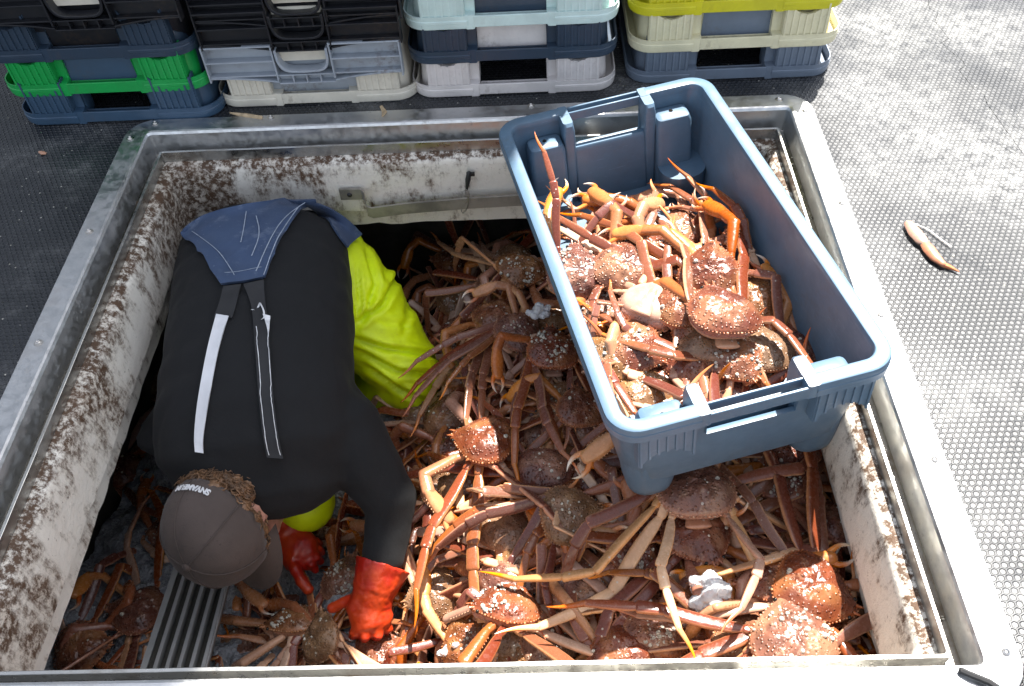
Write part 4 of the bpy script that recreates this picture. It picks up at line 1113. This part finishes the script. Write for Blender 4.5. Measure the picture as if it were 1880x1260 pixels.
def place_crab(pos, heading, size, pitch, roll, label, group, ok, az=None, styles=None, flip=False, shell=None, pit=None, seed=None, own=-1):
    r = random.Random(seed) if seed is not None else rng
    m = Matrix.Translation(pos) @ Matrix.Rotation(R(heading-90), 4, 'Z') @ Matrix.Rotation(R(pitch), 4, 'X') @ Matrix.Rotation(R(roll), 4, 'Y')
    if flip: m = m @ Matrix.Rotation(math.pi, 4, 'Y')
    k = size*1.05/.119; m = m @ Matrix.Scale(k, 4)
    root = empty('snow_crab', label=label, cat='crab', group=group, mat=m); NCR[0] += 1
    def part(name, me, lm=None, par=None):
        o = bpy.data.objects.new(name, me); COL.objects.link(o); o.parent = par or root
        if lm is not None: o.matrix_local = lm
        return o
    part('carapace', SHELLS[shell if shell is not None else r.randrange(len(SHELLS))]); part('underside', BELLY[r.randrange(2)])
    for s in (1, -1):
        for i in range(5):
            sx, sy, sc = SOCK[i]
            want = None if az is None else az[i+(0 if s > 0 else 5)]
            if want == 'x': continue
            best = None; okf = ok if (want is None or ok is ok_crate) else (lambda q: ok(q) or ok_hold(q, .14, .3))
            for tr in range(46 if ok is ok_crate else 26):
                wide = min(1, tr/25)
                phi = (AZ0[i]+r.gauss(0, 9+22*wide)) if want is None else want+r.gauss(0, 2.5+25*wide)
                if want is None: phi = max(5, min(172, phi))
                ang = R(90-phi) if s > 0 else R(90+phi)
                if i == 0:
                    ci = r.randrange(len(CLAWS)); jt = CLAWS[ci][2]
                else:
                    stl = (styles[i-1] if styles else None) or r.choice(('straight', 'straight', 'mid', 'folded') if tr < 12 else ('straight', 'mid', 'folded'))
                    ci = r.randrange(len(LEGS[stl])); jt = LEGS[stl][ci][1]
                lm = Matrix.Translation((s*sx, sy, -.014)) @ Matrix.Rotation(ang, 4, 'Z') @ Matrix.Rotation(R(r.gauss(-9 if (i == 0 and ok is not ok_crate) else 0, 6+18*wide)), 4, 'Y') @ Matrix.Rotation(R(r.gauss(0, 22)+(180 if (r.random() < .12 and not flip) else 0)), 4, 'X') @ Matrix.Scale(sc if i else .95, 4)
                wp = [m @ lm @ q for q in jt[1:]]; mid = [wp[z_].lerp(wp[z_+1], f_) for z_ in range(len(wp)-1) for f_ in (.33, .66)]
                hard = sum(0 if okf(q) else 1 for q in wp[1:])+(sum(0 if okf(q) else 1 for q in mid) if ok is ok_crate else 0)
                bad = hard+(.7*sum(1 for q in wp+mid if hides_shell(q, own)))
                if best is None or bad < best[0]: best = (bad, lm, ci, stl if i else None, hard)
                if bad == 0: break
            bad, lm, ci, stl, hard = best
            if bad >= 3.2 or (ok is ok_crate and hard >= 1): continue
            if i == 0:
                c = part('claw_arm', CLAWS[ci][0], lm); part('pincer_finger', CLAWS[ci][1], None, c)
            else: part('leg', LEGS[stl][ci][0], lm)
    return root
GH, GC, GL = 'snow crabs heaped in the hold', 'snow crabs in the blue crate', 'snow crabs on the ice in the left of the hold'
ST = ('straight',)*4; MD = ('mid',)*4; SM = ('straight', 'mid', 'mid', 'straight')
# px, py, lift, heading, size, pitch, roll, label, options
HERO = [
 (955, 497, .02, -95, .112, 5, -12, 'olive crab speckled with barnacles beside the left wall of the blue crate, uppermost there', dict(shell=2, az=[-20, 70, 95, 120, 140, 10, 70, 90, 105, 120])),
 (905, 578, .02, 150, .108, -8, 6, 'smooth brown crab nearest the yellow trouser leg', dict(shell=0)),
 (952, 606, .02, 50, .100, 6, 10, 'crab with a bundle of barnacled legs stretched towards the lower left', dict(shell=1, az=['x', 70, 90, 110, 130, 40, 150, 160, 168, 176], styles=ST)),
 (1015, 640, .03, 95, .108, 4, 8, 'crab thickly crusted with white barnacles against the crate wall', dict(shell=4, az=[40, 150, 165, 172, 180, 80, 140, 165, 172, 178], styles=ST)),
 (890, 806, .035, 165, .128, -6, 10, 'large bare reddish brown crab to the right of the bent black sleeve', dict(shell=0, az=[20, 60, 85, 120, 150, 30, 70, 95, 125, 150])),
 (818, 762, .0, 95, .10, 10, -10, 'olive pebbled crab half hidden behind the large bare brown one', dict(shell=5)),
 (1066, 748, .0, 100, .10, 0, 8, 'reddish crab half hidden by the long wall of the crate', dict(shell=3)),
 (995, 872, .03, -100, .112, -14, 8, 'crab tilted to show its pink front rim, below the large bare brown crab', dict(shell=5, az=[20, 60, 90, 110, 140, 40, 70, 95, 110, 130])),
 (928, 968, .01, 60, .105, 8, -14, 'brown crab in the middle of the heap left of the curled legs', dict(shell=6)),
 (1046, 944, .02, 10, .11, 4, 12, 'crab with legs curling back over its shell, left of the crate foot', dict(shell=1, az=[10, 50, 70, 95, 120, 10, 150, 160, 168, 175], styles=MD)),
 (930, 1112, .03, 190, .118, 16, 34, 'crab rolled on its side showing a pink flank near the front edge', dict(shell=2)),
 (1060, 1075, .0, 70, .105, 0, -10, 'knobbly brown crab in the front middle of the heap', dict(shell=7)),
 (1276, 893, .045, 92, .132, -4, 2, 'brown crab with long pale legs spread towards the camera under the crate', dict(shell=3, az=[30, 80, 124, 146, 162, 30, 80, 122, 146, 160], styles=('mid', 'pale', 'pale', 'pale'))),
 (1283, 985, .0, -70, .118, 10, 0, 'maroon crab half under the pale legged one', dict(shell=6)),
 (1408, 1068, .01, 185, .105, 6, 24, 'reddish crab wedged between the ice clump and a large bare crab', dict(shell=5)),
 (1494, 1085, .04, -28, .130, -6, -4, 'large brown crab by the right coaming with four legs pointing straight back', dict(shell=0, az=[30, 'x', 110, 130, 150, 30, 105, 115, 122, 130], styles=ST)),
 (1455, 1172, .05, 88, .128, 2, 0, 'crab with white ring barnacles at the front lip of the hatch', dict(shell=7, az=[50, 70, 84, 98, 'x', 'x', 74, 88, 100, 110], styles=ST)),
 (1205, 1150, .01, 80, .11, -6, 10, 'olive crab with a cluster of white barnacles left of the front lip crab', dict(shell=4)),
 (1140, 1200, .03, 100, .11, 8, -4, 'spiny fronted crab cut off by the front edge of the hatch', dict(shell=6)),
 (792, 1090, .0, 200, .10, -6, -6, 'dark brown crab at the left foot of the heap beside the right glove', dict(shell=3)),
 (1172, 1022, .0, 40, .108, -12, 16, 'crab with pearly egg cases below the crate foot', dict(shell=4)),
 (1450, 838, -.005, 150, .105, 10, -12, 'reddish crab poking out under the right end of the crate', dict(shell=3)),
 (1545, 960, -.02, 120, .10, 0, 20, 'dark crab pressed against the right coaming', dict(shell=6)),
 (840, 560, -.03, 170, .10, 0, 10, 'crab half in the dark behind the yellow waders', dict(shell=3)),
 (830, 480, .0, 175, .105, 6, -10, 'purple legged crab at the dark back of the hold', dict(shell=1, az=[30, 60, 80, 100, 120, 30, 60, 80, 100, 120])),
 (1370, 1180, .0, 60, .10, 4, 10, 'brown crab between the two front lip crabs', dict(shell=5)),
 (860, 1180, .0, 120, .105, 0, -12, 'crab with hooked claws at the front edge under the sleeve', dict(shell=1)),
 (1010, 1190, -.01, 20, .10, 0, 10, 'crab cut off by the front lip with two raised orange claws', dict(shell=3)),
 (820, 900, -.02, 80, .10, 0, 16, 'crab in the shade right beside the black sleeve', dict(shell=6)),
 (1100, 880, -.02, 120, .10, 0, 0, 'crab tucked under the left foot of the crate', dict(shell=0)),
]

LEFT = [
 (636, 1066, .015, 85, .10, 10, 0, 'olive crab held between the two red gloves', dict(shell=4, az=[30, 10, 20, 165, 172, 20, 10, 155, 165, 175], styles=SM)),
 (540, 1140, .03, 200, .115, 16, 40, 'crab rolled on its side with white barnacles left of the gloves', dict(shell=2)),
 (588, 1170, .03, 95, .10, 10, -40, 'pink crab on edge below the gloves', dict(shell=5)),
 (250, 1120, .0, 175, .115, 0, 10, 'crab with thick purple legs in the lower left corner of the hold', dict(shell=3, az=[20, 60, 80, 96, 110, 30, 70, 85, 100, 115], styles=MD)),
 (150, 1190, .0, 10, .11, 0, 8, 'crab with an orange claw raised at the left front edge', dict(shell=6)),
 (300, 985, .0, 100, .10, 6, 0, 'crab with legs standing upright beside the ribbed board', dict(shell=1, az=[30, 150, 160, 170, 175, 30, 150, 160, 168, 175], styles=MD)),
 (225, 860, -.02, 30, .10, 0, 0, 'crab half sunk in the ice by the left wall', dict(shell=3)),
 (270, 700, -.02, 60, .10, 0, 0, 'dim crab on the ice behind the bent right arm', dict(shell=6)),
 (310, 580, -.02, 120, .10, 0, 0, 'dim crab in the far left corner of the hold', dict(shell=0)),
 (440, 1190, -.02, 40, .095, 0, 0, 'crab beside the ribbed board at the front edge', dict(shell=5)),
 (700, 1195, .0, 20, .10, 0, 0, 'crab with thin hooked claws below the right glove', dict(shell=3)),
 (720, 960, -.05, 60, .10, 0, 0, 'crab in the dark under the black sleeve', dict(shell=6)),
 (600, 970, -.02, 100, .095, 0, 0, 'dark crab lying behind the held one', dict(shell=6)),
]
UPLEG = limb_mesh(777, 1, 'straight')[0]
def on_crate(a, b, h):                                 # height h above the crate floor plane
    o = Vector((0, 0, CH)); d = ray(a, b); P_ = CRATE @ Vector((0, 0, .058+h)); return o+d*((P_-o).dot(az)/d.dot(az))
INC = [
 (1060, 500, 0.072, 92, .112, 20, 4, 'crab with one leg sticking straight up the back corner of the crate', dict(shell=2)),
 (1150, 490, 0.077, 70, .118, 10, 8, 'brown crab with open orange claws near the back of the crate', dict(shell=5, az=[0, 70, 95, 120, 140, 10, 70, 90, 120, 140])),
 (1262, 425, 0.030, 110, .11, 20, 10, 'crab on edge at the far end of the crate', dict(shell=6)),
 (1326, 570, 0.127, 100, .125, -6, 12, 'topmost crab of the crate with three legs laid out straight to the left', dict(shell=5, az=[30, 60, 110, 118, 140, 20, 72, 80, 88, 100], styles=ST)),
 (1303, 500, 0.092, 80, .112, 24, -8, 'crab standing on edge with a pink rim behind the topmost one', dict(shell=3)),
 (1195, 560, 0.072, 60, .11, 0, 0, 'crab lying on its back with a pale belly in the crate', dict(shell=1, flip=True)),
 (1280, 665, 0.057, 40, .11, 6, 0, 'reddish crab under the topmost one near the front of the crate', dict(shell=3)),
 (1165, 640, 0.067, -30, .11, 0, 10, 'crab with a big pink claw along the left wall of the crate', dict(shell=5, az=[10, 60, 90, 110, 140, 30, 60, 80, 100, 120])),
 (1180, 715, 0.042, 110, .11, 0, 0, 'crab in the front left corner of the crate with an orange claw', dict(shell=1)),
 (1385, 545, 0.052, 150, .105, 0, -10, 'crab with a pale claw against the right wall of the crate', dict(shell=0)),
 (1400, 640, 0.047, 95, .105, 0, 0, 'crab with an upright orange claw in the front right of the crate', dict(shell=6)),
 (1110, 570, 0.032, 20, .10, 0, 0, 'crab in the second layer by the left wall of the crate', dict(shell=4)),
 (1230, 620, 0.030, 120, .10, 0, 0, 'crab buried in the middle of the crate', dict(shell=3)),
 (1330, 720, 0.030, 70, .10, 0, 0, 'crab on the floor behind the front handle of the crate', dict(shell=6)),
 (1290, 600, 0.072, -20, .105, 0, 10, 'crab whose legs cross under the topmost one', dict(shell=5)),
 (1215, 690, 0.030, 60, .105, 0, 0, 'brown crab behind the left post of the front handle', dict(shell=0)),
 (1130, 650, .06, 150, .105, 6, 0, 'brown crab low against the left wall in the front half of the crate', dict(shell=3)),
 (1300, 630, .075, 200, .105, 4, 10, 'crab with legs spread out below the topmost one', dict(shell=6)),
 (1250, 560, .085, 30, .105, 0, -8, 'crab whose legs fan out in the centre of the crate', dict(shell=0)),
 (1350, 660, .07, -60, .10, 0, 0, 'crab facing the front handle of the crate', dict(shell=2)),
 (1200, 460, .055, 130, .10, 0, 0, 'crab under the open orange claws at the back of the crate', dict(shell=6)),
 (1440, 640, 0.030, 100, .10, 0, -8, 'dark crab in the front right corner of the crate', dict(shell=3)),
 (1240, 500, 0.030, 10, .10, 0, 0, 'crab buried behind the one lying on its back', dict(shell=0)),
]
ALL = [(on_heap(q[0], q[1], q[2]), q, GH, ok_hold) for q in HERO]+[(on_heap(q[0], q[1], q[2]), q, GL, ok_hold) for q in LEFT]
KEEP = {0, 3, 4, 7, 8, 12, 15, 16, len(ALL), len(ALL)+1, len(ALL)+3}
for k_, (p_, q, _, _) in enumerate(ALL+[(on_crate(q[0], q[1], q[2]), q, 0, 0) for q in INC]):
    dd_ = (p_-EYE).length; OCC.append((q[0], q[1], (.40 if k_ in KEEP else .16)*q[4]*F/dd_, dd_))
for k_, (p_, (a, b, lf, hd, sz, pt, rl, lab, opt), g_, ok_) in enumerate(ALL):
    place_crab(p_, hd, sz, pt, rl, lab, g_, ok_, own=k_, **opt)
for k_, (a, b, h, hd, sz, pt, rl, lab, opt) in enumerate(INC):
    cr_ = place_crab(on_crate(a, b, h), hd, sz, pt, rl, lab, GC, ok_crate, own=len(ALL)+k_, **opt)
    if k_ == 0:                                        # the leg that sticks up the back corner
        q0 = on_crate(1024, 470, .075); o_ = Vector((0, 0, CH)); d_ = ray(1026, 236); pn = CRATE @ Vector((0, .30, 0)); q1 = o_+d_*((pn-o_).dot(ay)/d_.dot(ay))
        xa = (q1-q0).normalized(); za = (Vector((0, -1, .3))-xa*xa.dot(Vector((0, -1, .3)))).normalized(); ya = za.cross(xa); kk = (q1-q0).length/.335
        lm_ = Matrix(((xa.x, ya.x, za.x, q0.x), (xa.y, ya.y, za.y, q0.y), (xa.z, ya.z, za.z, q0.z), (0, 0, 0, 1))) @ Matrix.Scale(kk, 4)
        o2 = bpy.data.objects.new('leg', UPLEG); COL.objects.link(o2); o2.parent = cr_; o2.matrix_local = cr_.matrix_world.inverted() @ lm_ if False else cr_.matrix_basis.inverted() @ lm_
# lower layers: crabs buried in the heap
GB = 'crabs buried deep in the heap'
for i in range(104):
    for tr in range(40):
        x, y = rng.uniform(-.33, .45), rng.uniform(.5, 1.62); dep = rng.choice((.022, .035, .05, .075, .11)); z = heap(x, y)-dep
        p = Vector((x, y, z))
        if ok_hold(p, .1, .3): break
    place_crab(p, rng.uniform(0, 360), rng.uniform(.095, .115), rng.gauss(0, 14), rng.gauss(0, 16), 'snow crab mostly buried under other crabs in the large heap', GB, lambda q: ok_hold(q, .012, .3))
GD = 'crabs half sunk in the ice'
for i in range(17):
    for tr in range(40):
        x, y = rng.uniform(-.84, -.38), rng.uniform(.48, 1.2); z = heap(x, y)-rng.choice((.035, .06)); p = Vector((x, y, z))
        if ok_hold(p, .1, .3): break
    place_crab(p, rng.uniform(0, 360), rng.uniform(.09, .11), rng.gauss(0, 10), rng.gauss(0, 12), 'snow crab half sunk in the dirty ice of the left hold', GD, lambda q: ok_hold(q, .05, .3))

# ------------------------------------------------------------ ice, board and small things
t = NT('crushed_ice'); n_ = t.noise(40, 5, .7); v_ = t.voro(120)
b_ = t.bump(v_, .8, .006); b_ = t.bump(n_, .6, .012, b_)
MT['ice'] = t.out(t.mix(n_, (.24, .255, .28), (.42, .44, .47)), t.ramp(n_, .3, .7, .12, .35), 0.0, b_, Transmission_Weight=.25, IOR=1.31)
mb = MB(); nx, ny = 130, 150; V = []
for j in range(ny+1):
    for i in range(nx+1):
        x = -1.05+.80*i/nx; y = .35+1.3*j/ny; v = Vector((x*9, y*9, 2))
        z = heap(x, y)-.012+.05*noise.noise(v)+.018*noise.noise(v*3.3)+.008*noise.noise(v*9)
        z -= .10*smooth01(-.36, -.25, x); V.append((x, y, min(z, -.47)))
mb.add(V, [[j*(nx+1)+i, j*(nx+1)+i+1, (j+1)*(nx+1)+i+1, (j+1)*(nx+1)+i] for j in range(ny) for i in range(nx)])
tag(mb.build('crushed_ice', MT['ice'], sharp=0), 'grey crushed ice lying between the crabs in the left of the hold', 'ice', kind='stuff')
def ice_lump(a, b, r, lift, lab, ok_=None, sd=1):
    mb = MB(); rn = random.Random(sd)
    for k in range(14):
        q = Vector((rn.gauss(0, .45), rn.gauss(0, .45), rn.gauss(0, .25)))*r; s = r*rn.uniform(.35, .6); mb.ball(q, (s, s*.9, s*.75), 10, 7)
    g = mb.remeshed(r*.085, 1, lambda v, n: r*(.10*noise.noise(v*(2.2/r))+.07*noise.noise(v*(6/r))+.04*noise.noise(v*(14/r))))
    o = g.build('ice_clump', MT['icew'], sharp=0); o.location = on_heap(a, b, lift); tag(o, lab, 'ice'); return o
t = NT('clear_ice'); n_ = t.noise(60, 4); MT['icew'] = t.out((.88, .90, .93), .10, 0.0, t.bump(t.voro(190), .5, .0025), Transmission_Weight=.55, IOR=1.31)
ice_lump(1310, 1086, .030, .045, 'white clump of ice lying among the crabs in front', sd=3)
ice_lump(990, 575, .020, .05, 'small clump of ice on the heap beside the crate wall', sd=5)
ice_lump(828, 1193, .018, .03, 'small clump of ice at the front edge of the heap', sd=8)
# ribbed aluminium board in the lower left
rb = empty('ribbed_board', label='ribbed aluminium board standing in the crabs below the cap', cat='board')
A_, B_ = px(352, 985, -.60), px(268, 1245, -.50); dirv = (B_-A_).normalized(); sidev = (px(420, 1010, -.60)-px(312, 1000, -.60)).normalized(); sidev = (sidev-dirv*sidev.dot(dirv)).normalized(); nv = sidev.cross(dirv)*-1
if nv.z < 0: nv = -nv
mb = MB(); pr = [(0, 0), (0, .012), (.012, .012), (.012, .004)]; wid = .125; x = .012
while x < wid-.014:
    pr += [(x+.011, .001), (x+.0135, .016), (x+.0205, .016), (x+.0225, .001)]; x += .0225
pr += [(wid-.010, .004), (wid-.010, .012), (wid, .012), (wid, 0)]
o0 = A_-dirv*.12-sidev*.012
L = [[o0+dirv*tt+sidev*a+nv*b for a, b in pr] for tt in [i*.55/10 for i in range(11)]]
mb.loops(L, cap0=True, cap1=True, cols=[[(1, 1, 1) if b > .008 else (.16, .15, .13) for a, b in pr]]*len(L))  # pale ribs over dark grooves: reflection contrast painted into the colour
t = NT('ribbed_galvanised_metal'); n_ = t.noise(22, 5, .7)
gm = t.out(t.mix(1.0, t.mix(n_, (.50, .52, .53), (.34, .35, .35)), t.attr(), 'MULTIPLY'), .42, .35, t.bump(n_, .2, .003))
mb.build('board', gm, rb, smooth=False)
# broken crab leg and thread on the mat
cl = empty('crab_leg', (0, 0, 0), 'broken crab claw lying on the sunlit rubber mat right of the hatch', 'crab leg')
mb = MB(); pts_ = [px(a, b, .007) for a, b in [(1668, 411), (1680, 428), (1693, 443), (1696, 446)]]
mb.tube(pts_, [.009, .013, .012, .009], [.006, .008, .007, .006], sides=10, colf=lambda t, a: lerp3((.50, .26, .18), (.58, .42, .30), t), roundcap=True); mb.build('upper_joint', MT['leg'], cl)
mb = MB(); pts_ = [px(a, b, .006) for a, b in [(1697, 447), (1706, 459), (1718, 474), (1731, 485)]]
mb.tube(pts_, [.009, .0115, .010, .006], [.006, .008, .007, .005], sides=10, colf=lambda t, a: lerp3((.46, .19, .12), (.50, .22, .12), t), roundcap=True); mb.build('lower_joint', MT['leg'], cl)
mb = MB(); pts_ = [px(a, b, .004) for a, b in [(1729, 485), (1744, 491), (1761, 499)]]
mb.tube(pts_, [.005, .004, .0008], sides=8, colf=lambda t, a: ORANGE); mb.build('tip', MT['leg'], cl)
mb = MB(); tp = smoothline([(1672, 408), (1685, 414), (1702, 420), (1722, 436), (1747, 454)], 2)
mb.tube([px(a, b, .0025) for a, b in tp], [.0014]*len(tp), sides=5); tag(mb.build('thread', MT['thread']), 'white thread lying beside the broken crab claw on the mat', 'thread')
mb = MB(); c_ = [px(421, 206, .010), px(452, 208, .010), px(482, 213, .010), px(480, 219, .006), px(448, 214, .006)]
mb.add(c_+[p+Vector((0, 0, -.004)) for p in c_], [[0, 4, 3, 2, 1][::-1], [5, 6, 7, 8, 9][::-1]]+[[i, (i+1) % 5, 5+(i+1) % 5, 5+i] for i in range(5)])
tag(mb.build('wood_chip', MT['wood'], smooth=False), 'pale splinter of wood lying on the back edge of the hatch frame', 'wood chip')
mb = MB(); mb.tube([px(700, 196, .006), px(706, 206, .007), px(702, 214, .006)], [.004, .006, .002], [.003, .004, .001], sides=7); tag(mb.build('shell_fragment', MT['wood']), 'small dry shell fragment on the back edge of the hatch frame', 'fragment')
mb = MB(); mb.tube([px(72, 279, .002), px(78, 281, .004), px(85, 282, .002)], [.003, .006, .003], [.002, .003, .002], sides=7, colf=lambda t, a: (.4, .2, .13)); tag(mb.build('shell_fragment', MT['leg']), 'small reddish shell fragment on the mat at the far left', 'fragment')
mb = MB(); hp_ = [px(1766, 1232, .010), px(1785, 1240, .012), px(1815, 1252, .012), px(1850, 1275, .012)]
mb.tube(hp_, [.0045]*4, sides=8, roundcap=True); tag(mb.build('rubber_strap', MT['rubberblack']), 'black rubber strap lying on the front right corner of the hatch frame', 'strap')
# crumbs and scales caught in the gutter of the frame
mb = MB(); rn = random.Random(2)
for k in range(240):
    if rn.random() < .6: p = Vector((rn.uniform(-.80, .4), HY1-.064+rn.gauss(0, .004), -.050))
    elif rn.random() < .5: p = Vector((HX0+.064+rn.gauss(0, .004), rn.uniform(.5, 1.6), -.050))
    else: p = Vector((HX1-.064+rn.gauss(0, .004), rn.uniform(.5, 1.6), -.050))
    s = rn.uniform(.0008, .0026); mb.ball(p, (s*1.4, s, s*.7), 5, 4)
tag(mb.build('gutter_crumbs', MT['barnacle'], smooth=False), 'pale crumbs of shell caught in the gutter of the hatch frame', 'crumbs', kind='stuff')
print('crabs', NCR[0])
